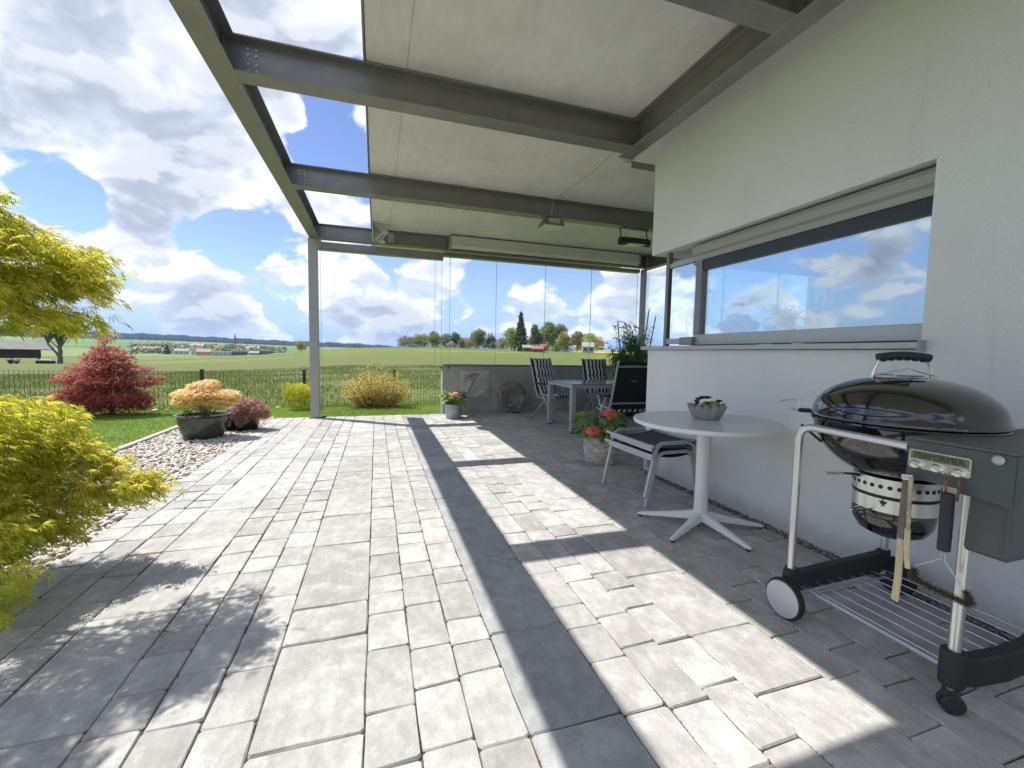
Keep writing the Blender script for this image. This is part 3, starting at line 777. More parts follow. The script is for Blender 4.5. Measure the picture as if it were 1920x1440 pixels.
for k in range(4):
    y0 = 3.7+k*1.05
    MB().box(5.476, 5.484, y0+0.004, y0+1.044, 0.937, 2.93).build('glass_pane', gl_clear, GW)
MB().box(1.19, 5.39, 7.96, 8.10, 2.93, 3.0).build('head_track', steel, GW)
# roller blind over the open side
BL = thing('blind_box', 'long grey roller blind box under the end beam left of the glass', 'blind box', (0.12, 7.84, 2.82))
MB().box(-0.90, 1.16, 7.775, 7.905, 2.835, 2.945).build('casing', steel, BL, bevel=0.006)
MB().box(-0.90, 1.16, 7.80, 7.885, 2.812, 2.833).build('bottom_rail', steel_l, BL, bevel=0.003)
wire_m = mat('guide_wire', (0.25, 0.27, 0.30), 0.4, 0.6)
for wx in (-0.885, 1.14, 1.02):
    MB().tube([(wx, 7.84, 0.0), (wx, 7.84, 2.812)], 0.0028, 6).build('guide_wire', wire_m, BL)
# awning cassette
AW = thing('awning_cassette', 'long white awning cassette fixed to the end beam above the glass', 'awning', (3.2, 7.68, 3.0))
cas = mat('cassette_white', (0.62, 0.61, 0.57), 0.5, var=0.04, vscale=3)
MB().prism([(7.60, 3.04), (7.585, 3.08), (7.60, 3.215), (7.74, 3.225), (7.745, 3.02), (7.66, 3.0)], 'x', 1.27, 5.11).build('casing', cas, AW, bevel=0.004)
MB().box(1.27, 5.11, 7.572, 7.583, 3.035, 3.062).build('valance_rail', cas, AW)
for xe in (1.245, 5.115):
    MB().prism([(7.59, 3.02), (7.575, 3.09), (7.59, 3.228), (7.76, 3.232), (7.76, 3.0), (7.66, 2.99)], 'x', xe, xe+0.024).build('end_cap', mat('cap_grey', (0.35, 0.35, 0.33), 0.5), AW)
# folded awning arm
AR = thing('awning_arm', 'folded pale metal awning arm hanging below the roof edge', 'awning arm', (0.05, 7.3, 2.95))
arm_m = mat('arm_paint', (0.56, 0.58, 0.50), 0.4, 0.2)
def P7(dx, z): return (dx, 7.45, z)
MB().box(-0.06, -0.045, 7.3, 7.6, 2.98, 3.243).build('side_plate', arm_m, AR)
MB().box(-0.045, 0.09, 7.585, 7.60, 2.98, 3.243).build('back_plate', arm_m, AR)
for (a, b_, w_) in ((P7(-0.03, 3.235), P7(0.145, 3.10), .030), (P7(0.02, 3.235), P7(0.195, 3.115), .026), (P7(0.10, 3.085), P7(0.00, 2.975), .030), (P7(0.16, 3.085), P7(0.065, 2.955), .026)):
    MB().bar(a, b_, w_, w_*1.4, (0, 1, 0)).build('arm_bar', arm_m, AR, bevel=0.004)
MB().bar(P7(0.09, 3.092), P7(0.20, 3.112), 0.05, 0.045, (0, 1, 0)).build('elbow', arm_m, AR, bevel=0.006)
MB().lathe([(0.0, 0), (0.05, 0), (0.055, 0.02), (0.03, 0.05), (0, 0.05)], (0.10, 7.43, 2.93), 14).build('pivot', arm_m, AR, smooth=True)

# ------------------------------------------------------------------ the house
def plaster():
    m = bpy.data.materials.new('white_render'); m.use_nodes = True; t = m.node_tree; b = t.nodes['Principled BSDF']
    b.inputs['Roughness'].default_value = 0.92; b.inputs['Specular IOR Level'].default_value = 0.2
    g = NN(t, 'ShaderNodeNewGeometry'); P = g.outputs['Position']
    n = NN(t, 'ShaderNodeTexNoise', i_Scale=125.0, i_Detail=4.0, i_Roughness=0.7); LK(t, P, n.inputs['Vector'])
    n2 = NN(t, 'ShaderNodeTexNoise', i_Scale=1.1, i_Detail=5.0); LK(t, P, n2.inputs['Vector'])
    c = MIXC(t, MAPR(t, n2.outputs[0], 0.3, 0.7), (0.79, 0.79, 0.785), (0.85, 0.85, 0.845))
    c = MIXC(t, MAPR(t, n.outputs[0], 0.56, 0.70, 0.0, 0.42), c, (0.50, 0.49, 0.47))
    sz_ = NN(t, 'ShaderNodeSeparateXYZ'); LK(t, P, sz_.inputs[0])
    n3 = NN(t, 'ShaderNodeTexNoise', i_Scale=7.0, i_Detail=7.0, i_Roughness=0.75); LK(t, P, n3.inputs['Vector'])
    mp_ = NN(t, 'ShaderNodeMapping'); LK(t, P, mp_.inputs[0]); mp_.inputs['Scale'].default_value = (9.0, 9.0, 0.55)
    n4 = NN(t, 'ShaderNodeTexNoise', i_Scale=1.0, i_Detail=6.0, i_Roughness=0.7); LK(t, mp_.outputs[0], n4.inputs['Vector'])
    c = MIXC(t, MATH(t, 'MULTIPLY', MAPR(t, n4.outputs[0], 0.55, 0.75), 0.22), c, (0.56, 0.54, 0.50))
    low = MAPR(t, MATH(t, 'ADD', sz_.outputs[2], MATH(t, 'MULTIPLY', n3.outputs[0], -0.28)), 0.06, -0.12)
    c = MIXC(t, MATH(t, 'MULTIPLY', low, 0.55), c, (0.42, 0.39, 0.34))
    LK(t, c, b.inputs['Base Color'])
    bp = NN(t, 'ShaderNodeBump', i_Strength=0.9, i_Distance=0.007); LK(t, n.outputs[0], bp.inputs['Height']); LK(t, bp.outputs[0], b.inputs['Normal'])
    return m
WH = plaster()
HO = thing('house', 'white rendered house wall with a wide corner window on the right', 'house', (4.5, 1.0, 0))
XW, YC, ZS, ZL = 2.594, 3.640, 1.215, 2.142
hb = MB()
hb.box(XW, 2.9, -3.2, YC, -0.3, ZS); hb.box(2.9, 9.5, 3.34, YC, -0.3, ZS)
hb.box(XW, 2.9, -3.2, YC, ZL, 3.286); hb.box(2.9, 9.5, 3.34, YC, ZL, 3.286)
hb.box(XW, 2.9, -3.2, 1.405, ZS, ZL); hb.box(4.68, 9.5, 3.34, YC, ZS, ZL)
hb.build('wall', WH, HO)
inn = mat('interior_paint', (0.30, 0.29, 0.28), 0.9)
ib = MB(); ib.box(6.9, 7.0, -3.2, 3.335, 0, 3.28); ib.box(2.905, 6.895, -3.2, -3.1, 0, 3.28); ib.box(2.905, 6.895, -3.095, 3.335, 2.55, 2.6)
ib.box(2.905, 6.895, -3.095, 3.335, 0.0, 0.05)
ib.build('interior', inn, HO)
sill_m = mat('sill_metal', (0.45, 0.46, 0.475), 0.42, 0.35, var=0.04, vscale=3)
sl = MB().box(2.545, 2.70, 1.392, 3.70, 1.219, 1.253); sl.box(2.70, 4.68, 3.50, 3.70, 1.219, 1.252)
so = sl.build('window_sill', sill_m, HO, bevel=0.004)
MB().box(2.540, 2.72, 1.380, 1.3905, 1.205, 1.262).build('end_cap', mat('cap_grey'), so)
wf = MB(); wf.box(2.640, 2.735, 1.407, 3.06, 1.262, 1.350)
wfo = wf.build('lower_rail', sill_m, HO, bevel=0.004)
MB().box(2.60, 2.66, 3.04, 3.20, 1.262, 1.33).build('rail_bracket', steel, wfo, bevel=0.004)
MB().box(2.66, 2.70, 3.20, 3.47, 1.275, 1.325).build('guide_rail', sill_m, wfo, bevel=0.003)
MB().box(2.655, 2.70, 3.455, 3.495, 1.255, 2.14).build('guide_post', steel, HO, bevel=0.003)
MB().box(2.665, 2.735, 3.03, 3.10, 1.35, 2.03).build('window_post', steel, HO, bevel=0.003)
uf = MB().prism([(2.64, 2.045), (2.625, 2.09), (2.64, 2.12), (2.76, 2.12), (2.76, 1.99), (2.665, 1.99), (2.66, 2.03)], 'y', 1.407, 3.12)
uf.build('shutter_box', mat('shutter_grey', (0.36, 0.35, 0.33), 0.45, 0.2), HO, bevel=0.003)
MB().box(2.675, 2.73, 1.407, 3.03, 1.902, 1.988).build('upper_rail', mat('dark_rail', (0.03, 0.035, 0.035), 0.25), HO, bevel=0.003)
MB().box(2.66, 2.70, 3.12, 3.45, 1.99, 2.03).build('guide_rail', sill_m, HO, bevel=0.003)
MB().box(2.698, 2.704, 1.408, 3.03, 1.351, 1.901).build('window_pane', gl_win, HO)
# second window on the return wall, seen through the corner
MB().box(2.96, 4.66, 3.446, 3.452, 1.30, 2.05).build('window_pane', gl_clear, HO)
fr = MB(); fr.box(2.96, 4.68, 3.42, 3.48, 1.252, 1.30); fr.box(2.96, 4.68, 3.42, 3.48, 2.05, 2.14)
fr.build('window_frame', sill_m, HO)
MB().box(3.30, 3.306, 3.44, 3.457, 1.30, 2.05).build('pane_joint', steel, HO)
MB().box(4.02, 4.026, 3.44, 3.457, 1.30, 2.05).build('pane_joint', steel, HO)

# bird silhouettes stuck on the glass
bird_m = mat('bird_film', (0.03, 0.03, 0.035), 0.6)
def bird(x, z, s, rot, label):
    pts = [(-1.0,.55),(-.45,.28),(-.1,.12),(.15,.35),(.3,.22),(.12,0),(.5,-.35),(1.0,-.55),(.45,-.42),(-.05,-.16),(-.3,-.3),(-.42,-.16),(-.2,.02),(-.5,.2)]
    c, s_ = math.cos(rot), math.sin(rot)
    poly = [(x+s*(a*c-b*s_), z+s*(a*s_+b*c)) for a, b in pts]
    o = MB().prism(poly, 'y', 3.441, 3.4445).build('bird_sticker', bird_m); tag(o, label, 'sticker', 'bird silhouettes on the window glass')
bird(3.105, 1.81, 0.085, 0.5, 'largest dark bird silhouette stuck on the glass, above the pink ornament')
bird(3.547, 1.703, 0.075, 0.6, 'smaller dark bird silhouette on the glass right of the pink ornament')
bird(2.99, 1.578, 0.06, 1.2, 'dark bird silhouette on the narrow glass strip left of the window post')

# ------------------------------------------------------------------ kettle grill on its cart
enamel = mat('black_enamel', (0.006, 0.006, 0.007), 0.06, spec=0.8, coat=1.0)
def smudge(m, lo, hi, dust=0.0):
    """handled, slightly dusty gloss: roughness varies in soft patches, dust settles on upward faces"""
    t = m.node_tree; b = t.nodes['Principled BSDF']; g = NN(t, 'ShaderNodeNewGeometry')
    n = NN(t, 'ShaderNodeTexNoise', i_Scale=9.0, i_Detail=7.0, i_Roughness=0.7); LK(t, g.outputs['Position'], n.inputs['Vector'])
    LK(t, MAPR(t, n.outputs[0], 0.42, 0.68, lo, hi), b.inputs['Roughness'])
    if dust:
        sx = NN(t, 'ShaderNodeSeparateXYZ'); LK(t, g.outputs['Normal'], sx.inputs[0])
        n2 = NN(t, 'ShaderNodeTexNoise', i_Scale=260.0, i_Detail=3.0, i_Roughness=0.8); LK(t, g.outputs['Position'], n2.inputs['Vector'])
        f = MATH(t, 'MULTIPLY', MATH(t, 'MULTIPLY', MAPR(t, sx.outputs[2], 0.25, 1.0), MAPR(t, n2.outputs[0], 0.52, 0.75)), dust)
        LK(t, MIXC(t, f, (0.006, 0.006, 0.007), (0.30, 0.28, 0.24)), b.inputs['Base Color'])
smudge(enamel, 0.05, 0.16, 0.22); enamel.node_tree.nodes['Principled BSDF'].inputs['Coat Weight'].default_value = 0.6
chrome = mat('brushed_chrome', (0.72, 0.72, 0.70), 0.22, 1.0)
leg_m = mat('satin_tube', (0.66, 0.66, 0.65), 0.28, 0.85)
cart_grey = mat('cart_grey', (0.085, 0.095, 0.098), 0.42, 0.4, var=0.06, vscale=6, bump=0.05, bscale=500)
side_grey = mat('bin_grey', (0.10, 0.105, 0.105), 0.5, 0.3, var=0.08, vscale=5)
rubber = mat('rubber', (0.02, 0.02, 0.021), 0.75, bump=0.3, bscale=300)
GR = thing('kettle_grill', 'black charcoal kettle grill on a two-wheeled steel cart by the white wall', 'grill', (2.0, 1.1, 0))
KX, KY, KR = 2.065, 1.165, 0.303
def kprof(pts): return [(r*KR/0.3, z) for r, z in pts]
lid = MB().lathe(kprof([(0.300, 0.915), (0.306, 0.918), (0.306, 0.928), (0.299, 0.934), (0.294, 0.962), (0.282, 0.990), (0.262, 1.015), (0.232, 1.040), (0.192, 1.062), (0.142, 1.079), (0.085, 1.090), (0.0, 1.096)]), (KX, KY, 0), 64)
lid_o = lid.build('lid', enamel, GR, smooth=True, angle=50)
bowl = MB().lathe(kprof([(0.300, 0.912), (0.304, 0.905), (0.296, 0.897), (0.290, 0.88), (0.282, 0.845), (0.262, 0.80), (0.228, 0.755), (0.182, 0.715), (0.130, 0.69), (0.10, 0.685)]), (KX, KY, 0), 64)
bowl_o = bowl.build('bowl', enamel, GR, smooth=True, angle=50)
ra = math.atan2(KY, KX)                                # direction of view round the kettle is only used to orient the handle
hd = Vector((0.86, -0.50, 0))                           # handle runs along this line
hc = Vector((KX+0.005, KY+0.01, 0))
def hp(s, z, o=0): return hc + hd*s + Vector((hd.y, -hd.x, 0))*o + Vector((0, 0, z))
MB().tube([hp(-0.105, 1.075), hp(-0.104, 1.10), hp(-0.098, 1.13), hp(-0.088, 1.155), hp(-0.078, 1.17)], 0.006, 10).build('handle_bracket', chrome, lid_o, smooth=True)
MB().tube([hp(0.105, 1.075), hp(0.104, 1.10), hp(0.098, 1.13), hp(0.088, 1.155), hp(0.078, 1.17)], 0.006, 10).build('handle_bracket', chrome, lid_o, smooth=True)
g_ = MB()
gp = []
for k in range(15):
    s = -0.092 + 0.184*k/14; gp.append(hp(s, 1.170 + 0.010*(1-(s/0.092)**2)))
g_.tube(gp, 0.0165, 12)
for k in range(6):
    s = -0.07+0.028*k; g_.tube([hp(s-0.006, 1.1665+0.01*(1-(s/0.092)**2)), hp(s+0.006, 1.1665+0.01*(1-(s/0.092)**2))], 0.0178, 12)
g_.build('handle', blk_pl, lid_o, smooth=True)
MB().bar(hp(-0.10, 1.098, 0.01), hp(0.02, 1.125, 0.01), 0.03, 0.004).bar(hp(0.02, 1.125, 0.01), hp(0.115, 1.098, 0.01), 0.03, 0.004).build('heat_shield', chrome, lid_o, bevel=0.001)
MB().lathe([(0, 0), (0.036, 0), (0.040, 0.008), (0.036, 0.016), (0.028, 0.020), (0, 0.021)], tuple(hp(-0.085, 1.083, 0.045)), 24).build('thermometer', chrome, lid_o, smooth=True)
MB().lathe([(0, 0), (0.055, 0), (0.057, 0.004), (0, 0.006)], tuple(hp(0.06, 1.093, -0.07)), 20).build('vent', chrome, lid_o, smooth=True)
# lid holder and side hook at the left of the rim
lh = MB()
aL = Vector((-0.44, 0.90, 0)).normalized()
e0 = Vector((KX, KY, 0.925)) + Vector((-0.62, 0.78, 0)).normalized()*KR*1.01
lh.tube([e0, e0+Vector((-0.035, 0.03, 0.0))], 0.010, 8)
lh.build('hinge_bar', blk_pl, GR)
hk = MB(); b0 = e0+Vector((-0.03, 0.03, 0.0))
hk.bar(b0+Vector((0, 0, -0.02)), b0+Vector((-0.004, 0.004, 0.055)), 0.018, 0.004)
hk.tube([b0+Vector((0.01, 0, 0.045)), b0+Vector((-0.02, 0.03, 0.045)), b0+Vector((-0.06, 0.045, 0.04)), b0+Vector((-0.075, 0.05, 0.025)), b0+Vector((-0.06, 0.03, 0.012)), b0+Vector((-0.01, 0.0, 0.0))], 0.0028, 6)
hk.build('bowl_hook', chrome, GR)
# ash catcher
AC = MB().lathe([(0.137, 0), (0.137, 0.065), (0.136, 0.068)], (KX, KY, 0.617), 48)
AC = MB().lathe([(0.132, 0), (0.139, 0), (0.139, 0.072), (0.132, 0.072)], (KX, KY, 0.612), 48)
band = AC.build('vent_band', mat('catcher_steel', (0.74, 0.735, 0.71), 0.32, 0.85), GR, smooth=True)
MB().lathe([(0.10, 0), (0.136, 0), (0.138, -0.004), (0.138, 0.05), (0.13, 0.055), (0.10, 0.055)], (KX, KY, 0.553), 48).build('catcher_collar', mat('catcher_steel'), GR, smooth=True)
MB().lathe([(0.134, 0.548), (0.137, 0.53), (0.132, 0.49), (0.112, 0.452), (0.075, 0.432), (0, 0.427)], (KX, KY, 0), 48).build('ash_pan', enamel, GR, smooth=True)
MB().lathe([(0.1395, 0), (0.1400, 0), (0.1400, 0.007), (0.1395, 0.007)], (KX, KY, 0.610), 48).build('slot', blk_pl, band)
for k in range(30):                                     # round vent holes
    a = 2*PI*k/30
    n_ = Vector((math.cos(a), math.sin(a), 0)); c = Vector((KX, KY, 0.652)) + n_*0.1385
    MB().tube([c, c+n_*0.0012], 0.0085, 12).build('vent_hole', blk_pl, band)
def on_band(a, z): return Vector((KX+0.1385*math.cos(a), KY+0.1385*math.sin(a), z))
av = math.atan2(-KY, -KX)
# cooking pictograms by the vent slider
def icon_disc(a, z, r, w=1.0):
    n_ = Vector((math.cos(a), math.sin(a), 0)); t_ = Vector((-n_.y, n_.x, 0)); c = on_band(a, z)
    pts = [c + t_*(r*w*math.cos(q)) + Vector((0, 0, r*math.sin(q))) for q in np.linspace(PI, 2*PI, 9)]
    pts2 = [p + n_*0.0016 for p in pts]
    m_ = len(pts); ic.add(pts+pts2, [tuple(range(m_))[::-1], tuple(range(m_, 2*m_))]+[(i, (i+1) % m_, m_+(i+1) % m_, m_+i) for i in range(m_)])
def icon_bar(a, z, dx, dz, w=0.003):
    n_ = Vector((math.cos(a), math.sin(a), 0)); t_ = Vector((-n_.y, n_.x, 0)); c = on_band(a, z)+n_*0.0008
    ic.bar(c - t_*dx - Vector((0, 0, dz)), c + t_*dx + Vector((0, 0, dz)), w, 0.002, n_)
ic = MB(); a1 = av-0.22; icon_disc(a1, 0.592, 0.011); icon_bar(a1, 0.594, 0.012, 0, 0.002); icon_bar(a1, 0.580, 0.006, 0.006); icon_bar(a1, 0.580, -0.006, 0.006); icon_bar(a1, 0.601, 0.003, 0.005)
ic.build('pictogram', blk_pl, band); ic = MB()
a2 = av+0.27; icon_disc(a2, 0.586, 0.013, 1.1); icon_bar(a2, 0.5895, 0.015, 0, 0.003); icon_bar(a2, 0.597, 0.010, 0, 0.003); icon_bar(a2, 0.602, 0.004, 0, 0.003)
ic.build('pictogram', blk_pl, band)
# lever handles of the catcher
q0 = on_band(av-0.95, 0.675)
MB().bar(q0, q0+Vector((-0.05, 0.028, 0.004)), 0.016, 0.012, top=0.5).build('vent_lever', blk_pl, GR, bevel=0.002)
MB().tube([q0+Vector((-0.04, 0.02, 0.0)), q0+Vector((-0.115, 0.052, -0.002)), q0+Vector((-0.117, 0.056, 0.004)), q0+Vector((-0.04, 0.03, 0.004))], 0.0025, 6).build('lever_wire', chrome, GR)
q1 = on_band(av-0.45, 0.556)
MB().tube([q1, q1+Vector((-0.07, 0.015, -0.008)), q1+Vector((-0.085, 0.02, -0.008)), q1+Vector((-0.08, 0.04, -0.008)), q1+Vector((-0.01, 0.04, -0.002))], 0.0035, 6).build('catcher_handle', chrome, GR)
# cart: tubular leg frames
def rbend(p, c, q, r, n=7):
    p, c, q = Vector(p), Vector(c), Vector(q)
    a = c+(p-c).normalized()*r; b = c+(q-c).normalized()*r; out = [p]
    for k in range(n+1):
        t = k/n; out.append(a*(1-t)**2 + c*2*t*(1-t) + b*t*t)
    return out+[q]
fr_ = rbend((1.783, 1.375, 0.19), (1.775, 1.372, 0.868), (1.745, 0.95, 0.866), 0.075)
MB().tube(fr_, 0.0155, 14).build('leg_frame', leg_m, GR, smooth=True)
MB().tube(rbend((2.40, 1.375, 0.10), (2.40, 1.372, 0.868), (2.40, 0.95, 0.866), 0.075), 0.0155, 14).build('leg_frame', leg_m, GR, smooth=True)
MB().tube([(1.826, 0.822, 0.765), (1.820, 0.822, 0.05)], 0.0175, 14).build('leg', leg_m, GR, smooth=True)
MB().tube([(2.40, 0.84, 0.765), (2.40, 0.84, 0.05)], 0.0175, 14).build('leg', leg_m, GR, smooth=True)
MB().tube([(1.845, 0.788, 0.775), (1.842, 0.788, 0.56)], 0.008, 8).build('guide', blk_pl, GR)
# kettle supports
for (sx, sy_) in ((1.79, 1.375), (2.40, 1.375)):
    d_ = Vector((KX-sx, KY-sy_, 0)); d_.normalize()
    MB().bar((sx, sy_, 0.868), Vector((KX, KY, 0.80))-d_*0.27, 0.02, 0.01).build('support', blk_pl, GR)
# base: two black end beams and wheels
bl_ = MB()
bl_.prism([(1.757, 0.115), (1.757, 0.205), (1.80, 0.205), (1.82, 0.195), (2.36, 0.215), (2.38, 0.225), (2.425, 0.225), (2.425, 0.125), (2.36, 0.115), (1.83, 0.105)], 'y', 1.357, 1.397)
bl_.build('end_beam', blk_pl, GR, bevel=0.008)
br_ = MB(); br_.tube([(1.79, 1.377, 0.075), (1.79, 1.377, 0.215)], 0.027, 14)
br_.build('leg_socket', blk_pl, GR, smooth=True)
be = MB(); pts = []
arc = [(1.795, 0.80), (1.86, 0.775), (2.0, 0.760), (2.15, 0.765), (2.30, 0.79), (2.42, 0.83)]
inner = [(x_, y_+0.045) for x_, y_ in arc][::-1]
be.prism(arc+inner, 'z', 0.098, 0.195); be.tube([(1.820, 0.822, 0.085), (1.820, 0.822, 0.205)], 0.034, 16); be.tube([(2.40, 0.84, 0.085), (2.40, 0.84, 0.205)], 0.030, 16)
be.build('end_beam', blk_pl, GR, bevel=0.006, smooth=True)
def wheel(x0, yc, s, parent):
    w = MB().lathe([(0.0, -0.018), (0.075, -0.018), (0.0855, -0.014), (0.088, 0.0), (0.0855, 0.014), (0.075, 0.018), (0, 0.018)], (0, 0, 0), 36)
    w.v = [(x0 + p[2], yc + p[0], 0.0885 + p[1]) for p in w.v]
    wo = w.build('wheel', rubber, parent, smooth=True)
    for (r_, d0, d1, nm, m_) in ((0.079, 0.0, 0.0205, 'hub_cap', mat('hub_grey', (0.50, 0.49, 0.49), 0.45, 0.2)),):
        h = MB().lathe([(0, 0), (r_, 0), (r_-0.002, 0.003), (0, 0.0055)], (0, 0, 0), 36)
        h.v = [(x0 + s*(0.016+p[2]), yc+p[0], 0.0885+p[1]) for p in h.v]; h.build(nm, m_, wo, smooth=True)
    g2 = MB().lathe([(0.083, -0.002), (0.090, -0.002), (0.090, 0.002), (0.083, 0.002)], (0, 0, 0), 36, closed=True)
    g2.v = [(x0+p[2], yc+p[0], 0.0885+p[1]) for p in g2.v]; g2.build('tread', blk_pl, wo, smooth=True)
wheel(1.735, 1.357, -1, GR); wheel(2.47, 1.357, 1, GR)
MB().tube([(1.74, 1.357, 0.0885), (2.47, 1.357, 0.0885)], 0.006, 8).build('axle', galv, GR)
for (cx_, cy2) in ((1.820, 0.822), (2.40, 0.84)):       # twin-wheel casters
    for s in (-1, 1):
        w = MB().lathe([(0, -0.010), (0.028, -0.010), (0.033, -0.004), (0.033, 0.004), (0.028, 0.010), (0, 0.010)], (0, 0, 0), 20)
        ca, sa = math.cos(0.9), math.sin(0.9)
        w.v = [(cx_-0.012 + (s*0.013+p[2])*ca - p[0]*sa, cy2-0.01 + (s*0.013+p[2])*sa + p[0]*ca, 0.0335+p[1]) for p in w.v]
        w.build('caster_wheel', blk_pl, GR, smooth=True)
    MB().bar((cx_-0.02, cy2-0.01, 0.045), (cx_+0.005, cy2, 0.075), 0.045, 0.03).build('caster_fork', blk_pl, GR, bevel=0.006)
# wire shelf
wr = mat('shelf_wire', (0.62, 0.64, 0.64), 0.3, 0.8)
zs = 0.135
for k in range(8):
    xk = 1.850 + 0.073*k
    MB().tube([(xk, 0.80, zs), (xk, 1.362, zs)], 0.0019, 6).build('shelf_wire', wr, GR)
MB().tube([(1.825, 0.84, zs-0.008), (1.825, 1.362, zs-0.008)], 0.0024, 6).build('shelf_edge', wr, GR)
MB().tube([(1.815, 0.85, zs+0.004), (1.815, 1.362, zs+0.004)], 0.0022, 6).build('shelf_edge', wr, GR)
# work table, fascia and charcoal bin
tb = MB(); tb.box(1.700, 2.42, 0.678, 0.932, 0.897, 0.908)
tbo = tb.build('table_top', side_grey, GR, bevel=0.003)
fa = MB().prism([(0.932, 0.896), (0.932, 0.768), (0.800, 0.768), (0.790, 0.755), (0.680, 0.748), (0.680, 0.896)], 'x', 1.702, 1.712)
fao = fa.build('fascia', cart_grey, GR, bevel=0.002)
MB().box(1.714, 2.42, 0.680, 0.690, 0.60, 0.896).build('side_panel', cart_grey, GR)
bn = MB().prism([(1.745, 0.765), (1.730, 0.590), (1.745, 0.575), (2.05, 0.575), (2.12, 0.765)], 'y', 0.692, 0.786)
bn.build('charcoal_bin', side_grey, GR, bevel=0.006)
pl = MB().prism([(0.925, 0.862), (0.920, 0.868), (0.774, 0.868), (0.768, 0.862), (0.768, 0.812), (0.774, 0.806), (0.920, 0.806), (0.925, 0.812)], 'x', 1.6975, 1.7015)
plo = pl.build('name_plate', chrome, fao, bevel=0.0015)
MB().prism([(0.919, 0.863), (0.774, 0.863), (0.774, 0.838), (0.919, 0.838)], 'x', 1.6965, 1.6973).build('plate_band', mat('band_olive', (0.15, 0.16, 0.085), 0.4, 0.3), plo)
for ky in (0.900, 0.846, 0.793):                        # hook knobs
    k_ = MB().lathe([(0, 0), (0.017, 0), (0.018, 0.008), (0.013, 0.014), (0, 0.015)], (0, 0, 0), 20)
    k_.v = [(1.697-p[2], ky+p[0], 0.819+p[1]*0.8) for p in k_.v]; k_.build('hook_knob', chrome, fao, smooth=True)
k_ = MB().lathe([(0, 0), (0.013, 0), (0.014, 0.006), (0.009, 0.012), (0, 0.012)], (0, 0, 0), 20)
k_.v = [(1.702-p[2], 0.713+p[0], 0.879+p[1]) for p in k_.v]; k_.build('push_button', mat('button', (0.45, 0.5, 0.48), 0.3, 0.3), fao, smooth=True)
def text_mesh(name, txt, size, depth, m, parent, mtx):
    cu = bpy.data.curves.new(name, 'FONT'); cu.body = txt; cu.size = size; cu.extrude = depth; cu.align_x = 'CENTER'; cu.align_y = 'CENTER'
    cu.resolution_u = 2
    o = bpy.data.objects.new(name, cu); COL.objects.link(o)
    dg = bpy.context.evaluated_depsgraph_get(); me = bpy.data.meshes.new_from_object(o.evaluated_get(dg))
    bpy.data.objects.remove(o); me.transform(mtx); me.materials.clear(); me.materials.append(m)
    o = bpy.data.objects.new(name, me); COL.objects.link(o)
    if parent: o.parent = parent; me.transform(Matrix.Translation(-world_org(parent)))
    return o
# text reads along -Y when looking towards +X
tm = Matrix.Translation((1.6960, 0.8465, 0.8505)) @ Matrix(((0,0,-1,0),(-1,0,0,0),(0,1,0,0),(0,0,0,1))) @ Matrix.Diagonal((1.0, 1.05, 1, 1))
text_mesh('lettering', 'PERFORMER', 0.0235, 0.0006, blk_pl, plo, tm)

# tongs and brush hanging from the fascia
TG = thing('grill_tongs', 'worn steel and wood grill tongs hanging left of the brush on the grill cart', 'tongs', (1.675, 0.91, 0.36))
wood = mat('pale_wood', (0.52, 0.44, 0.27), 0.6, var=0.2, vscale=30, stretch=(8, 8, 0.6))
dirt = mat('sooty_steel', (0.36, 0.34, 0.30), 0.45, 0.7, var=0.5, vscale=35, col2=(0.14, 0.12, 0.10))
def strip(path, w, th, m, name, par):
    b_ = MB()
    for i in range(len(path)-1): b_.bar(path[i], path[i+1], th, w, (0, 1, 0))
    return b_.build(name, m, par, bevel=0.0015)
strip([(1.682, 0.918, 0.775), (1.680, 0.920, 0.56)], 0.020, 0.004, dirt, 'arm_plate', TG)
strip([(1.685, 0.920, 0.57), (1.680, 0.916, 0.43), (1.676, 0.918, 0.345)], 0.021, 0.006, wood, 'arm', TG)
strip([(1.672, 0.900, 0.778), (1.672, 0.896, 0.60)], 0.012, 0.005, mat('worn_wood', (0.40, 0.34, 0.22), 0.6, 0.2, var=0.3, vscale=40), 'arm_plate', TG)
strip([(1.674, 0.898, 0.605), (1.670, 0.893, 0.53), (1.666, 0.884, 0.475)], 0.016, 0.006, wood, 'arm', TG)
MB().bar((1.678, 0.927, 0.772), (1.678, 0.895, 0.776), 0.014, 0.018).build('pivot_cap', chrome, TG, bevel=0.003)
rv = MB()
for zz in (0.74, 0.66, 0.60): rv.tube([(1.668, 0.898, zz), (1.665, 0.898, zz)], 0.0025, 8)
rv.build('rivet', galv, TG)
BR = thing('grill_brush', 'black-handled wire grill brush with curved bristle roll hanging on rusty hooks', 'brush', (1.67, 0.80, 0.45))
MB().tube([(1.665, 0.8, 0.757), (1.665, 0.8, 0.745), (1.664, 0.798, 0.66), (1.662, 0.797, 0.585), (1.662, 0.797, 0.577)], 0.0165, 12, r1=0.0155).build('handle', blk_pl, BR, smooth=True, bevel=0.003)
rust = mat('rust', (0.23, 0.085, 0.03), 0.85, var=0.4, vscale=60, bump=0.5, bscale=300)
MB().tube([(1.688, 0.822, 0.812), (1.683, 0.816, 0.78), (1.678, 0.812, 0.745)], 0.003, 6).build('rusty_hook', rust, BR)
MB().tube([(1.688, 0.788, 0.806), (1.683, 0.785, 0.77), (1.676, 0.783, 0.735)], 0.0032, 6).build('rusty_hook', rust, BR)
tw = MB()
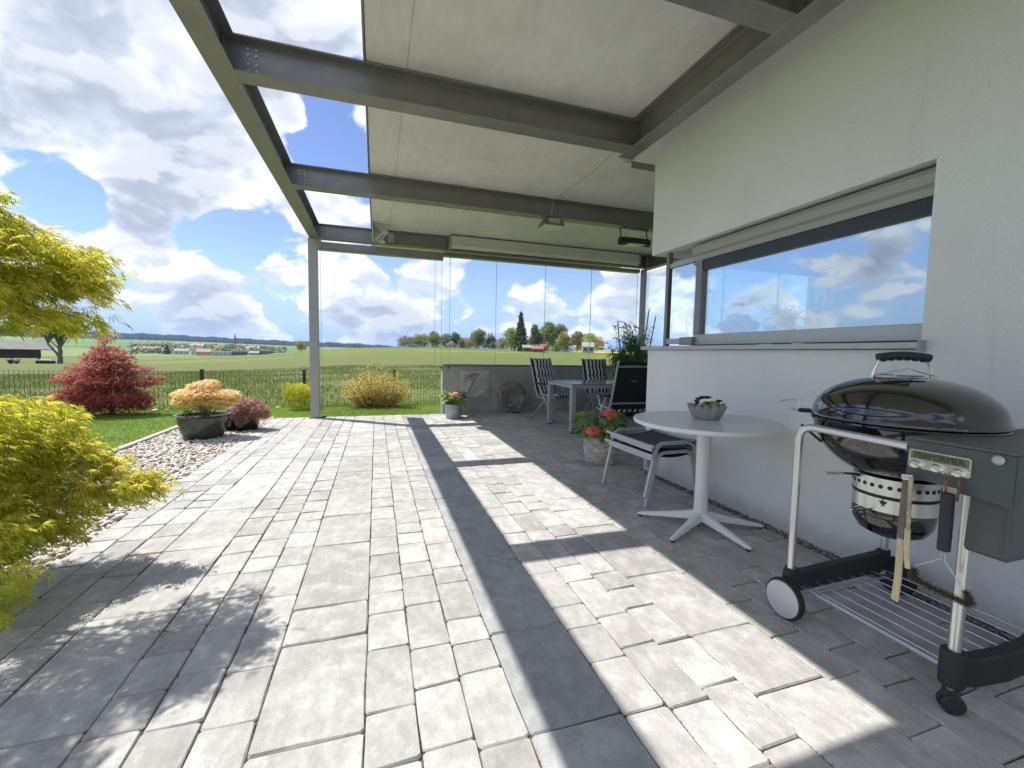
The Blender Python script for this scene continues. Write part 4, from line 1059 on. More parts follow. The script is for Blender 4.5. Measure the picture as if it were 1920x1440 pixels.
def twist(a, b, r):
    a, b = Vector(a), Vector(b); n_ = 14; d_ = (b-a)
    s1 = d_.cross(Vector((1, 0, 0))).normalized(); s2 = d_.normalized().cross(s1)
    for ph in (0, PI):
        tw.tube([a+d_*(i/n_)+s1*(math.cos(i*1.6+ph)*r)+s2*(math.sin(i*1.6+ph)*r) for i in range(n_+1)], 0.0013, 5)
twist((1.662, 0.800, 0.578), (1.664, 0.803, 0.548), 0.0014); twist((1.664, 0.803, 0.548), (1.672, 0.868, 0.492), 0.0014)
twist((1.662, 0.794, 0.578), (1.662, 0.792, 0.548), 0.0014); twist((1.662, 0.792, 0.548), (1.655, 0.742, 0.488), 0.0014)
tw.build('twisted_wire', mat('pale_wire', (0.55, 0.62, 0.60), 0.35, 0.7), BR)
# bristle roll along a shallow arc
bp0 = [Vector((1.672, 0.868, 0.478)), Vector((1.668, 0.872, 0.452)), Vector((1.664, 0.83, 0.447)), Vector((1.658, 0.78, 0.447)), Vector((1.652, 0.735, 0.449)), Vector((1.650, 0.718, 0.455)), Vector((1.654, 0.735, 0.482))]
def arcpt(t):
    s = t*(len(bp0)-1); i = min(int(s), len(bp0)-2); return bp0[i].lerp(bp0[i+1], s-i)
nb = 3200
pb = np.array([arcpt(t)[:] for t in RNG.random(nb)])
ln = RNG.uniform(0.009, 0.0165, nb)
dr = RNG.normal(size=(nb, 3)); dr /= np.linalg.norm(dr, axis=1)[:, None]
sd = np.cross(dr, RNG.normal(size=(nb, 3))); sd /= np.linalg.norm(sd, axis=1)[:, None]; sd *= 0.0007
vv = np.stack([pb-sd, pb+sd, pb+dr*ln[:, None]+sd*0.6, pb+dr*ln[:, None]-sd*0.6], 1).reshape(-1, 3)
brm = mat('bristle', (0.10, 0.085, 0.06), 0.6, 0.3, attr=((0.035, 0.03, 0.02), (0.24, 0.21, 0.14)))
o = link_mesh('bristles', np_mesh('bristles', vv-np.array(world_org(BR)), np.arange(4*nb).reshape(-1, 4), np.repeat(RNG.random(nb), 4)), brm, BR); o['kind'] = 'stuff'
MB().tube([tuple(p) for p in bp0], 0.006, 6).build('core', brm, BR)

# ------------------------------------------------------------------ round table with star foot
RT = thing('round_table', 'round white bistro table on a single white column with a star foot', 'table', (2.118, 2.307, 0))
white_t = mat('table_white', (0.60, 0.61, 0.61), 0.28, var=0.03, vscale=4, spec=0.5)
white_e = mat('table_white_edge', (0.72, 0.72, 0.72), 0.35)
leg_w = mat('table_leg_white', (0.70, 0.70, 0.69), 0.35, bump=0.06, bscale=200)
MB().lathe([(0, 0.700), (0.445, 0.700), (0.462, 0.706), (0.468, 0.718), (0.464, 0.729), (0.456, 0.733)], (2.118, 2.307, 0), 72).build('rim', white_e, RT, smooth=True)
MB().lathe([(0.456, 0.7332), (0.0, 0.7335)], (2.118, 2.307, 0), 72).build('table_top', white_t, RT, smooth=True)
MB().lathe([(0.048, 0.055), (0.046, 0.09), (0.043, 0.35), (0.047, 0.62), (0.049, 0.70)], (2.118, 2.307, 0), 24).build('column', leg_w, RT, smooth=True)
MB().lathe([(0.11, 0.698), (0.10, 0.66), (0.05, 0.645)], (2.118, 2.307, 0), 24).build('top_bracket', leg_w, RT, smooth=True)
for k in range(5):
    a = R(205 + 66*k) if k < 3 else R(139 if k == 3 else 52)
    d_ = Vector((math.cos(a), math.sin(a), 0)); s_ = Vector((-d_.y, d_.x, 0)); c_ = Vector((2.118, 2.307, 0))
    vs = []
    for (r_, w_, zt, zb) in ((0.03, 0.036, 0.105, 0.050), (0.20, 0.026, 0.068, 0.034), (0.39, 0.017, 0.034, 0.014), (0.415, 0.012, 0.026, 0.014)):
        for sx, zz in ((-1, zb), (1, zb), (0.6, zt), (-0.6, zt)): vs.append(c_+d_*r_+s_*(sx*w_)+Vector((0, 0, zz)))
    fs = [(3,2,1,0), (12,13,14,15)]+[(4*i+j, 4*i+(j+1) % 4, 4*i+4+(j+1) % 4, 4*i+4+j) for i in range(3) for j in range(4)]
    l_ = MB().add(vs, fs).build('foot', leg_w, RT, bevel=0.004)
    p_ = c_+d_*0.395
    MB().tube([(p_.x, p_.y, 0.001), (p_.x, p_.y, 0.015)], 0.014, 12).build('glide', blk_pl, l_)

# stone bowl with succulents
SB = thing('succulent_bowl', 'grey stone bowl shaped like overlapping petals filled with red and green houseleeks', 'planter', (2.165, 2.35, 0.7335))
stone = mat('bowl_stone', (0.50, 0.515, 0.53), 0.8, var=0.25, vscale=28, bump=0.7, bscale=130, col2=(0.27, 0.28, 0.30))
BX, BY = 2.165, 2.35
MB().lathe([(0, 0.736), (0.088, 0.736), (0.10, 0.76), (0.124, 0.826), (0.118, 0.828), (0.0, 0.815)], (BX, BY, 0), 28).build('bowl', stone, SB, smooth=True)
for k in range(13):
    a = 2*PI*k/13 + 0.1; up_ = random.uniform(0.0, 0.018); wd = 0.033
    n_ = Vector((math.cos(a), math.sin(a), 0)); t_ = Vector((-n_.y, n_.x, 0)); vs = []; fs = []
    prof = [(0.737, 0.090, 0.75), (0.765, 0.108, 0.85), (0.80, 0.124, 1.0), (0.826, 0.135, 0.85), (0.838+up_, 0.140, 0.45), (0.843+up_, 0.141, 0.08)]
    for (z_, r_, w_) in prof:
        for s, dep in ((-1, -0.010), (-0.55, 0.003), (0, 0.007), (0.55, 0.003), (1, -0.010)):
            vs.append(Vector((BX, BY, z_)) + n_*(r_+dep) + t_*(s*wd*w_))
    m_ = len(prof); base = len(vs)
    vs += [v_ - n_*0.012 for v_ in vs[:base]]
    for i in range(m_-1):
        for j in range(4):
            fs.append((i*5+j, i*5+j+1, (i+1)*5+j+1, (i+1)*5+j)); fs.append((base+i*5+j, base+(i+1)*5+j, base+(i+1)*5+j+1, base+i*5+j+1))
        fs.append((i*5, (i+1)*5, base+(i+1)*5, base+i*5)); fs.append((i*5+4, base+i*5+4, base+(i+1)*5+4, (i+1)*5+4))
    fs.append(tuple([(m_-1)*5+j for j in range(5)] + [base+(m_-1)*5+j for j in range(4, -1, -1)]))
    MB().add(vs, fs).build('petal', stone, SB, smooth=True)
def rosette(cx_, cy2, z_, r_, m_, name, n=26, up_=0.6):
    P_ = [(0,0,0),(0.45,0.20,0.03),(0.85,0.16,0.08),(1.0,0,0.14),(0.85,-0.16,0.08),(0.45,-0.20,0.03)]
    F_ = [(0,1,5),(1,2,4),(1,4,5),(2,3,4)]
    i_ = np.arange(n); ez = i_*2.4; ey = -(0.15 + up_*1.3*(1-i_/n)); s_ = r_*(0.55+0.45*i_/n)
    v_, f_, _ = scatter(P_, F_, np.tile([cx_, cy2, z_], (n, 1)), rotmats(n, ez, ey, np.zeros(n)), s_)
    me = np_mesh(name, v_-np.array(world_org(SB)), f_); return link_mesh(name, me, m_, SB)
red_s = mat('red_succulent', (0.16, 0.018, 0.022), 0.45, var=0.5, vscale=60, col2=(0.26, 0.03, 0.03))
brn_s = mat('brown_succulent', (0.11, 0.035, 0.025), 0.5, var=0.5, vscale=60)
grn_s = mat('green_succulent', (0.20, 0.26, 0.05), 0.6, var=0.4, vscale=50)
for (dx, dy, dz, r_, m_) in ((-0.10, -0.01, 0.855, 0.034, red_s), (-0.075, 0.03, 0.865, 0.04, red_s), (-0.045, -0.055, 0.860, 0.038, red_s), (-0.04, 0.05, 0.88, 0.042, brn_s), (0.0, 0.045, 0.888, 0.05, brn_s), (0.045, 0.045, 0.888, 0.05, brn_s), (0.10, -0.02, 0.865, 0.045, red_s), (0.085, 0.035, 0.85, 0.035, brn_s)):
    rosette(BX+dx, BY+dy, dz, r_, m_, 'houseleek')
for (dx, dy, dz, r_) in ((0.005, -0.055, 0.850, 0.044), (-0.04, -0.03, 0.850, 0.034), (0.05, -0.035, 0.850, 0.036), (0.03, -0.085, 0.828, 0.022)):
    MB().blob((BX+dx, BY+dy, dz), (r_, r_, r_*0.75), 14, 8, 0.05).build('moss_cushion', grn_s, SB, smooth=True)
    for k in range(4): pass

SB.scale = (0.86, 0.86, 0.86)

# ------------------------------------------------------------------ stacked footstools
sling = mat('sling_fabric', (0.030, 0.036, 0.048), 0.75, var=0.2, vscale=40, bump=0.5, bscale=700)
def footstool(name, label, z):
    S = thing(name, label, 'footstool', (0, 0, 0), 'stacked footstools')
    for s in (-1, 1):                                  # one bent tube per side makes two legs
        y_ = s*0.30
        p = rbend((-0.255, y_, 0.0), (-0.165, y_, 0.415), (0.165, y_, 0.415), 0.07)[:-1] + rbend((-0.165, y_, 0.415), (0.165, y_, 0.415), (0.255, y_, 0.0), 0.07)[1:]
        vs = MB()
        m_ = len(p); P = [Vector(q) for q in p]; vv_ = []
        for i, q in enumerate(P):
            d = (P[min(i+1, m_-1)]-P[max(i-1, 0)]).normalized(); n_ = Vector((0, 1, 0)); b_ = d.cross(n_)
            for (u, w) in ((-1,-1),(1,-1),(1,1),(-1,1)): vv_.append(q + n_*(u*0.014) + b_*(w*0.0125))
        fs = [(3,2,1,0), tuple((m_-1)*4+k for k in range(4))] + [(4*i+j, 4*i+(j+1) % 4, 4*i+4+(j+1) % 4, 4*i+4+j) for i in range(m_-1) for j in range(4)]
        vs.add(vv_, fs).build('leg_frame', alu_m, S, bevel=0.003)
    for s in (-1, 1):
        MB().bar((s*0.205, -0.30, 0.375), (s*0.205, 0.30, 0.375), 0.022, 0.042).build('seat_rail', alu_m, S, bevel=0.004)
        MB().bar((s*0.225, -0.335, 0.400), (s*0.225, 0.325, 0.400), 0.03, 0.024).build('fabric_rail', alu_m, S, bevel=0.006)
    vs = []; fs = []; nx, ny = 12, 8
    for th in (0, -0.006):
        for j in range(ny+1):
            for i in range(nx+1):
                u = i/nx*2-1; v_ = j/ny*2-1
                vs.append((u*0.235, v_*0.285, 0.418 - 0.045*(1-u*u) + th - 0.004*(1-v_*v_)))
    st = (nx+1)*(ny+1)
    for j in range(ny):
        for i in range(nx):
            a = j*(nx+1)+i; fs.append((a, a+1, a+nx+2, a+nx+1)); fs.append((st+a, st+a+nx+1, st+a+nx+2, st+a+1))
    for i in range(nx): fs += [(i, st+i, st+i+1, i+1), (ny*(nx+1)+i, ny*(nx+1)+i+1, st+ny*(nx+1)+i+1, st+ny*(nx+1)+i)]
    for j in range(ny):
        a = j*(nx+1); fs += [(a, a+nx+1, st+a+nx+1, st+a), (a+nx, st+a+nx, st+a+2*nx+1, a+2*nx+1)]
    MB().add(vs, fs).build('sling_seat', sling, S, smooth=True)
    S.location = z
    return S
f1 = footstool('footstool', 'lower aluminium footstool of the stack, dark blue sling seat under another stool', (2.20, 3.005, 0.003))
f1.rotation_euler = (0, 0, R(2))
f2 = dup(f1, (2.205, 3.0, 0.075), R(0), 'upper aluminium footstool of the stack with its dark sagging sling seat on top')

# ------------------------------------------------------------------ dining table
DT = thing('dining_table', 'rectangular garden table with blue-grey top and silver square legs', 'table', (3.5, 6.0, 0))
ttop = mat('table_glass', (0.16, 0.20, 0.25), 0.18, spec=0.6, coat=0.3)
MB().box(2.69, 4.45, 5.55, 6.48, 0.722, 0.732).build('table_top', ttop, DT, bevel=0.002)
for (a, b_, c_, d_) in ((2.70, 4.44, 5.56, 5.59), (2.70, 4.44, 6.44, 6.47)): MB().box(a, b_, c_, d_, 0.668, 0.721).build('apron', alu_m, DT, bevel=0.003)
for (a, b_) in ((2.70, 2.73), (4.41, 4.44)): MB().box(a, b_, 5.592, 6.438, 0.668, 0.721).build('apron', alu_m, DT, bevel=0.003)
for (a, c_) in ((2.695, 5.555), (2.695, 6.40), (4.37, 5.555), (4.37, 6.40)):
    l_ = MB().box(a, a+0.075, c_, c_+0.075, 0.018, 0.7195).build('leg', alu_m, DT, bevel=0.006)
    MB().box(a+0.005, a+0.07, c_+0.005, c_+0.07, 0.001, 0.017).build('foot_pad', blk_pl, l_)

# ------------------------------------------------------------------ folding garden chairs
def stripe_mat():
    m = bpy.data.materials.new('striped_cushion'); m.use_nodes = True; t = m.node_tree; b = t.nodes['Principled BSDF']; b.inputs['Roughness'].default_value = 0.85
    tc = NN(t, 'ShaderNodeTexCoord'); s = NN(t, 'ShaderNodeSeparateXYZ'); LK(t, tc.outputs['Object'], s.inputs[0])
    f = MATH(t, 'FRACT', MATH(t, 'ADD', MATH(t, 'MULTIPLY', s.outputs[0], 12.8), 0.25))
    c = MIXC(t, MAPR(t, f, 0.49, 0.51), (0.016, 0.020, 0.055), (0.62, 0.62, 0.62))
    LK(t, c, b.inputs['Base Color'])
    n = NN(t, 'ShaderNodeTexNoise', i_Scale=350.0); LK(t, tc.outputs['Object'], n.inputs['Vector']); bp = NN(t, 'ShaderNodeBump', i_Strength=0.3, i_Distance=0.003); LK(t, n.outputs[0], bp.inputs['Height']); LK(t, bp.outputs[0], b.inputs['Normal'])
    return m
stripe = stripe_mat()
mesh_blk = mat('black_mesh_fabric', (0.012, 0.012, 0.013), 0.8, bump=0.4, bscale=900)
arm_blk = mat('armrest_black', (0.02, 0.02, 0.021), 0.5)
def pad(path, w, th, name, par, tufts):
    """soft cushion following a side profile path [(y,z)...]; tufts = fractions where it is sewn down"""
    P = [Vector((0, a, b)) for a, b in path]; L = [0]
    for i in range(1, len(P)): L.append(L[-1]+(P[i]-P[i-1]).length)
    n_ = 40; mw = 10; vs = []
    for i in range(n_+1):
        s = L[-1]*i/n_; k = max(j for j in range(len(L)) if L[j] <= s+1e-9); k = min(k, len(P)-2)
        q = P[k].lerp(P[k+1], (s-L[k])/(L[k+1]-L[k])); d = (P[k+1]-P[k]).normalized(); nn = Vector((0, d.z, -d.y))*-1
        f = i/n_; t_ = th*(0.25+0.75*min(1, min(abs(f-x_) for x_ in tufts+[0, 1])*14)**0.5)
        for j in range(mw+1):
            u = j/mw*2-1; e = (1-abs(u)**6*0.85)
            vs.append(q+Vector((u*w/2, 0, 0))+nn*(t_*e))
        for j in range(mw+1):
            u = j/mw*2-1; vs.append(q+Vector((u*w/2, 0, 0))+nn*0.004)
    st = 2*(mw+1); fs = []
    for i in range(n_):
        for j in range(mw):
            a = i*st+j; fs.append((a, a+1, a+st+1, a+st)); a += mw+1; fs.append((a, a+st, a+st+1, a+1))
        fs += [(i*st, (i+1)*st, (i+1)*st+mw+1, i*st+mw+1), (i*st+mw, i*st+2*mw+1, (i+1)*st+2*mw+1, (i+1)*st+mw)]
    for i in (0, n_):
        for j in range(mw): a = i*st+j; fs.append((a, a+mw+1, a+mw+2, a+1))
    return MB().add(vs, fs).build(name, stripe, par, smooth=True)
def garden_chair(label):
    C_ = thing('garden_chair', label, 'chair', (0, 0, 0), 'folding garden chairs round the dining table')
    for s in (-1, 1):
        x_ = s*0.265
        MB().tube([(x_, 0.13, 0.40), (x_, 0.20, 0.52), (x_, 0.36, 1.04), (x_*0.97, 0.375, 1.09)], 0.0135, 8).build('back_rail', alu_m, C_, smooth=True)
        MB().tube([(x_*1.08, 0.10, 0.60), (x_*1.08, -0.02, 0.40), (x_*1.08, -0.24, 0.02)], 0.0125, 8).build('leg', alu_m, C_, smooth=True)
        MB().tube([(x_*1.0, -0.20, 0.62), (x_*1.0, -0.05, 0.38), (x_*1.0, 0.30, 0.02)], 0.0125, 8).build('leg', alu_m, C_, smooth=True)
        MB().bar((x_*1.10, -0.30, 0.630), (x_*1.10, 0.20, 0.645), 0.055, 0.026).build('armrest', arm_blk, C_, bevel=0.010)
        MB().tube([(x_*0.93, -0.26, 0.415), (x_*0.93, 0.16, 0.385)], 0.0135, 8).build('seat_rail', alu_m, C_, smooth=True)
        for yy in (-0.24, 0.30): MB().tube([(x_*(1.08 if yy < 0 else 1.0), yy, 0.001), (x_*(1.08 if yy < 0 else 1.0), yy, 0.03)], 0.017, 8).build('foot_cap', blk_pl, C_)
    bb = MB().add([(s*0.25, y_, z_) for (y_, z_) in ((0.185, 0.45), (0.205, 0.52), (0.36, 1.03), (0.368, 1.075)) for s in (-1, 1)], [(0,1,3,2),(2,3,5,4),(4,5,7,6)])
    bb.add([(s*0.25, y_+0.004, z_) for (y_, z_) in ((0.185, 0.45), (0.205, 0.52), (0.36, 1.03), (0.368, 1.075)) for s in (-1, 1)], [(0,2,3,1),(2,4,5,3),(4,6,7,5)])
    bb.build('mesh_back', mesh_blk, C_)
    for (y_, z_) in ((0.358, 1.015), (0.212, 0.53)): MB().tube([(-0.26, y_+0.012, z_), (-0.12, y_+0.024, z_+0.004), (0.12, y_+0.024, z_+0.004), (0.26, y_+0.012, z_)], 0.0115, 8).build('cross_tube', alu_m, C_, smooth=True)
    MB().box(-0.045, 0.045, 0.305, 0.309, 0.825, 0.831).build('strap_buckle', galv, C_)
    MB().tube([(-0.27, 0.2945, 0.80), (0, 0.312, 0.803), (0.27, 0.2945, 0.80)], 0.004, 6).build('strap', blk_pl, C_)
    MB().add([(-0.24, -0.26, 0.418), (0.24, -0.26, 0.418), (0.24, 0.17, 0.39), (-0.24, 0.17, 0.39), (-0.24, -0.26, 0.412), (0.24, -0.26, 0.412), (0.24, 0.17, 0.384), (-0.24, 0.17, 0.384)], [(0,1,2,3),(7,6,5,4)]).build('mesh_seat', mesh_blk, C_)
    pad([(-0.29, 0.425), (0.15, 0.400)], 0.47, 0.055, 'seat_cushion', C_, [0.5])
    pad([(0.165, 0.43), (0.195, 0.52), (0.35, 1.03), (0.362, 1.07)], 0.47, 0.055, 'back_cushion', C_, [0.26, 0.50, 0.74])
    MB().tube([(-0.26, -0.14, 0.20), (0.26, -0.14, 0.20)], 0.009, 8).build('stretcher', alu_m, C_, smooth=True)
    MB().tube([(-0.26, 0.19, 0.14), (0.26, 0.19, 0.14)], 0.009, 8).build('stretcher', alu_m, C_, smooth=True)
    return C_
c1 = garden_chair('leftmost striped garden chair, turned, at the far left corner of the table')
dup(c1, (4.02, 6.95, 0), R(4), 'striped garden chair second from the left, straight behind the dining table')
dup(c1, (3.19, 5.02, 0), R(176), 'garden chair showing its black mesh back and silver cross tubes to the viewer')
dup(c1, (4.10, 5.10, 0), R(172), 'garden chair mostly hidden behind the white wall corner, striped seat edge showing')
c1.location = (3.02, 6.93, 0); c1.rotation_euler = (0, 0, R(24))

# ------------------------------------------------------------------ wreath, relief, lamps, heater
WR = thing('twig_wreath', 'large grey wreath of bent twigs leaning on the low concrete wall', 'wreath', (2.51, 7.80, 0))
twm = mat('grey_twig', (0.20, 0.175, 0.155), 0.85, attr=((0.12, 0.105, 0.095), (0.50, 0.46, 0.42)))
tb_ = MB(); tt = []
wrnd = random.Random(3)
for k in range(480):
    a0 = wrnd.uniform(0, 2*PI); ln_ = wrnd.uniform(0.6, 1.5); r0 = wrnd.uniform(0.165, 0.275); dr_ = wrnd.uniform(-0.05, 0.05); y0 = wrnd.uniform(-0.045, 0.045); y1 = y0+wrnd.uniform(-0.04, 0.04)
    pts = []
    for i in range(9):
        t = i/8; a = a0+ln_*t; r_ = r0+dr_*t+0.012*math.sin(6*t+k); z_ = 0.305+r_*math.sin(a)
        z_ = max(z_, 0.012)
        pts.append((2.51+r_*math.cos(a), 7.795+(y0+(y1-y0)*t)+0.16*(z_-0.3), z_))
    n0 = len(tb_.v); tb_.tube(pts, wrnd.uniform(0.0045, 0.0085), 4, r1=0.003); tt += [wrnd.random()]*(len(tb_.v)-n0)
o = tb_.build('twigs', twm, WR); at = o.data.attributes.new('tone', 'FLOAT', 'POINT'); at.data.foreach_set('value', tt); o['kind'] = 'stuff'

RP = thing('wall_relief', 'square plaster relief of leaves with small gold ornament hung on the concrete wall', 'wall relief', (1.79, 7.92, 0.31))
plm = mat('relief_plaster', (0.46, 0.45, 0.43), 0.85, var=0.15, vscale=14, bump=0.6, bscale=90)
MB().box(1.51, 2.075, 7.912, 7.938, 0.305, 0.815).build('panel', plm, RP, bevel=0.004)
_lf = [0]
def leafshape(cx_, cz, L, W, rot, parent, m_, name='leaf_relief'):
    _lf[0] += 1
    pts = []; 
    for t in np.linspace(0, 1, 7): pts.append((L*t, W*math.sin(PI*t)**0.8))
    for t in np.linspace(1, 0, 7)[1:-1]: pts.append((L*t, -W*math.sin(PI*t)**0.8))
    c, s = math.cos(rot), math.sin(rot); poly = [(cx_+a*c-b*s, cz+a*s+b*c) for a, b in pts]
    return MB().prism(poly, 'y', 7.884-0.0016*_lf[0], 7.9125).build(name, m_, parent, bevel=0.003)
for (cx_, cz, L, W, rt_) in ((1.60, 0.36, 0.30, 0.035, 1.2), (1.66, 0.40, 0.26, 0.03, 0.7), (1.86, 0.60, 0.17, 0.030, 0.5), (1.84, 0.66, 0.15, 0.028, 0.8), (1.92, 0.56, 0.13, 0.028, 0.2), (1.80, 0.34, 0.24, 0.045, 0.55), (1.85, 0.42, 0.2, 0.03, 0.2), (1.57, 0.62, 0.12, 0.03, 1.4), (1.98, 0.36, 0.12, 0.04, 1.9)):
    leafshape(cx_, cz, L, W, rt_, RP, plm)
gold = mat('gold_leaf', (0.40, 0.30, 0.12), 0.45, 0.5)
for (cx_, cz, L, W, rt_) in ((1.66, 0.705, 0.07, 0.016, 0.8), (1.70, 0.69, 0.08, 0.014, 1.3), (1.735, 0.715, 0.06, 0.012, 1.6), (1.765, 0.72, 0.06, 0.012, 1.2), (1.80, 0.725, 0.055, 0.012, 1.8), (1.835, 0.725, 0.05, 0.012, 1.3), (1.645, 0.68, 0.05, 0.014, 0.2)):
    leafshape(cx_, cz, L, W, rt_, RP, gold, 'gold_ornament')
leafshape(1.62, 0.37, 0.36, 0.006, 1.18, RP, plm, 'stem_relief')

def wall_lamp(x_, y_, label):
    L_ = thing('spot_lamp', label, 'lamp', (x_, y_, 0.855), 'small black lamps on the concrete wall end')
    MB().tube([(x_, y_, 0.87), (x_, y_-0.035, 0.87)], 0.018, 12).build('lamp_head', blk_pl, L_, bevel=0.003)
    MB().tube([(x_, y_-0.005, 0.853), (x_, y_-0.005, 0.89)], 0.006, 8).build('stem', blk_pl, L_)
wall_lamp(1.155, 7.98, 'tiny black lamp sticking out past the left end of the low concrete wall')
wall_lamp(1.285, 7.938, 'tiny black lamp on the face of the low concrete wall, right of the other one')
o = MB().bar((-0.895, 7.84, 0.012), (-0.82, 7.80, 0.03), 0.05, 0.022).build('door_stop', blk_pl, None, bevel=0.006); tag(o, 'small black stopper on the paving at the foot of the steel post', 'stopper')
# floodlight under the second visible beam
FL = thing('floodlight', 'small square floodlight with bare cable hanging under the middle beam', 'floodlight', (2.27, 5.47, 2.86))
flm = mat('lamp_bronze', (0.20, 0.195, 0.165), 0.5, 0.3)
MB().add([(2.17, 5.38, 2.985), (2.37, 5.38, 2.985), (2.37, 5.55, 2.985), (2.17, 5.55, 2.985), (2.115, 5.34, 2.885), (2.425, 5.34, 2.885), (2.425, 5.58, 2.885), (2.115, 5.58, 2.885)], [(0,1,2,3),(7,6,5,4),(0,4,5,1),(1,5,6,2),(2,6,7,3),(3,7,4,0)]).build('housing', flm, FL, bevel=0.004)
MB().box(2.14, 2.40, 5.36, 5.56, 2.866, 2.884).build('lamp_glass', mat('frosted', (0.62, 0.64, 0.56), 0.35), FL, bevel=0.003)
fr3 = MB(); fr3.box(2.19, 2.35, 5.345, 5.352, 2.905, 2.965); fr3.build('reflector_plate', mat('reflector', (0.5, 0.49, 0.44), 0.3, 0.5), FL)
CB = MB().tube([(2.25, 5.44, 2.99), (2.25, 5.40, 3.06), (2.25, 5.39, 3.16), (2.27, 5.38, 3.215), (2.30, 5.28, 3.236), (2.345, 4.9, 3.236), (2.345, 4.3, 3.236), (2.33, 3.9, 3.236), (2.32, 3.62, 3.232)], 0.0055, 6).build('cable', mat('cable_white', (0.5, 0.49, 0.44), 0.6), None, smooth=True)
tag(CB, 'thin pale cable running along the ceiling joint down to the floodlight', 'cable')
CB2 = MB()
for q in (0, 1, 2):
    CB2.tube([(2.19+0.02*q, 3.60, 2.985), (2.23+0.02*q, 3.62, 2.972), (2.27+0.02*q, 3.63, 2.985), (2.29+0.022*q, 3.635, 3.02), (2.32+0.02*q, 3.66, 3.06)], 0.006, 6)
tag(CB2.build('cable_bundle', mat('cable_white'), None, smooth=True), 'three pale cables bent round the end of the wall beam', 'cable')
HT = thing('patio_heater', 'black infrared heater bar hanging under the middle beam beside the house corner', 'heater', (3.57, 5.5, 2.76))
h_ = MB().prism([(5.40, 2.85), (5.52, 2.85), (5.56, 2.80), (5.54, 2.765), (5.38, 2.765), (5.36, 2.80)], 'x', 3.36, 3.80)
h_.build('housing', blk_pl, HT, bevel=0.008)
for xe in (3.335, 3.80): MB().tube([(xe, 5.46, 2.805), (xe+0.03, 5.46, 2.805)], 0.055, 16).build('end_cap', blk_pl, HT, bevel=0.006)
for xe in (3.36, 3.80): MB().bar((xe, 5.46, 2.85), (xe, 5.50, 3.0), 0.012, 0.012).build('bracket_arm', blk_pl, HT)
MB().bar((3.36, 5.46, 2.995), (3.80, 5.46, 2.995), 0.02, 0.008).build('bracket', blk_pl, HT)
MB().box(3.45, 3.72, 5.385, 5.53, 2.757, 2.766).build('reflector', mat('heater_glass', (0.55, 0.55, 0.52), 0.25, 0.4), HT)
MB().tube([(3.40, 5.44, 2.85), (3.43, 5.42, 2.92), (3.47, 5.43, 2.98), (3.45, 5.46, 3.03), (3.40, 5.48, 3.05)], 0.004, 6).build('cable', mat('cable_white'), HT)

# ------------------------------------------------------------------ vegetation close by
def foliage_mat(name, a, b, transl=0.4, rough=0.5):
    return mat(name, a, rough, attr=(a, b), transl=transl)
bark = mat('grey_bark', (0.16, 0.13, 0.10), 0.9, var=0.35, vscale=25, bump=0.8, bscale=80)
bark_p = mat('pale_bark', (0.36, 0.30, 0.25), 0.85, var=0.3, vscale=25, bump=0.6, bscale=80)

def limb(mb, p, q, r0, r1, sag=0.0, n=6, seg=6):
    p, q = Vector(p), Vector(q); pts = []
    for i in range(seg+1):
        t = i/seg; w = p.lerp(q, t); w.z += sag*math.sin(PI*t); w += Vector((random.uniform(-1, 1), random.uniform(-1, 1), random.uniform(-.5, .5)))*(p-q).length*0.02*(0 < i < seg)
        pts.append(w)
    mb.tube(pts, r0, n, r1=r1); return pts

# golden weeping maple at the left edge
YM = thing('golden_maple', 'golden-green weeping lace-leaf maple hanging over the pebbles at the left edge', 'tree', (-2.45, 2.75, -0.03))
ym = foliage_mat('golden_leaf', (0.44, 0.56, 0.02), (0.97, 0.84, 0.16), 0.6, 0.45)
tk = MB(); T0 = Vector((-2.45, 2.75, -0.03)); T1 = Vector((-2.40, 2.72, 0.75)); T2 = Vector((-2.25, 2.68, 1.45))
limb(tk, T0, T1, 0.055, 0.04); limb(tk, T1, T2, 0.04, 0.022)
tk.build('trunk', bark, YM, smooth=True)
def toward(e, k): return (e[0]*k, e[1]*k, 1.16+(e[2]-1.16)*k, e[3]*k, e[4]*k*0.85, e[5]*k, e[6])
up_l = [toward(e, 0.86) for e in [(-1.98, 2.78, 1.74, 0.36, 0.36, 0.13, 0.8), (-1.74, 2.80, 1.60, 0.34, 0.34, 0.10, 0.9), (-1.92, 2.80, 1.46, 0.40, 0.36, 0.12, 1), (-1.60, 2.84, 1.48, 0.22, 0.22, 0.075, 0.6), (-1.78, 2.85, 1.29, 0.36, 0.34, 0.075, 0.8)]]
up_l += [toward((-1.98, 2.76, 1.90, 0.30, 0.28, 0.07, 0.7), 0.86), (-1.50, 2.80, 1.62, 0.22, 0.14, 0.06, 0.6), (-1.95, 2.05, 1.58, 0.40, 0.32, 0.16, 2.8), (-1.78, 1.75, 1.45, 0.36, 0.28, 0.15, 2.6), (-2.2, 2.3, 1.7, 0.3, 0.25, 0.2, 0.5), (-2.12, 2.62, 1.64, 0.24, 0.18, 0.12, 0.6)]
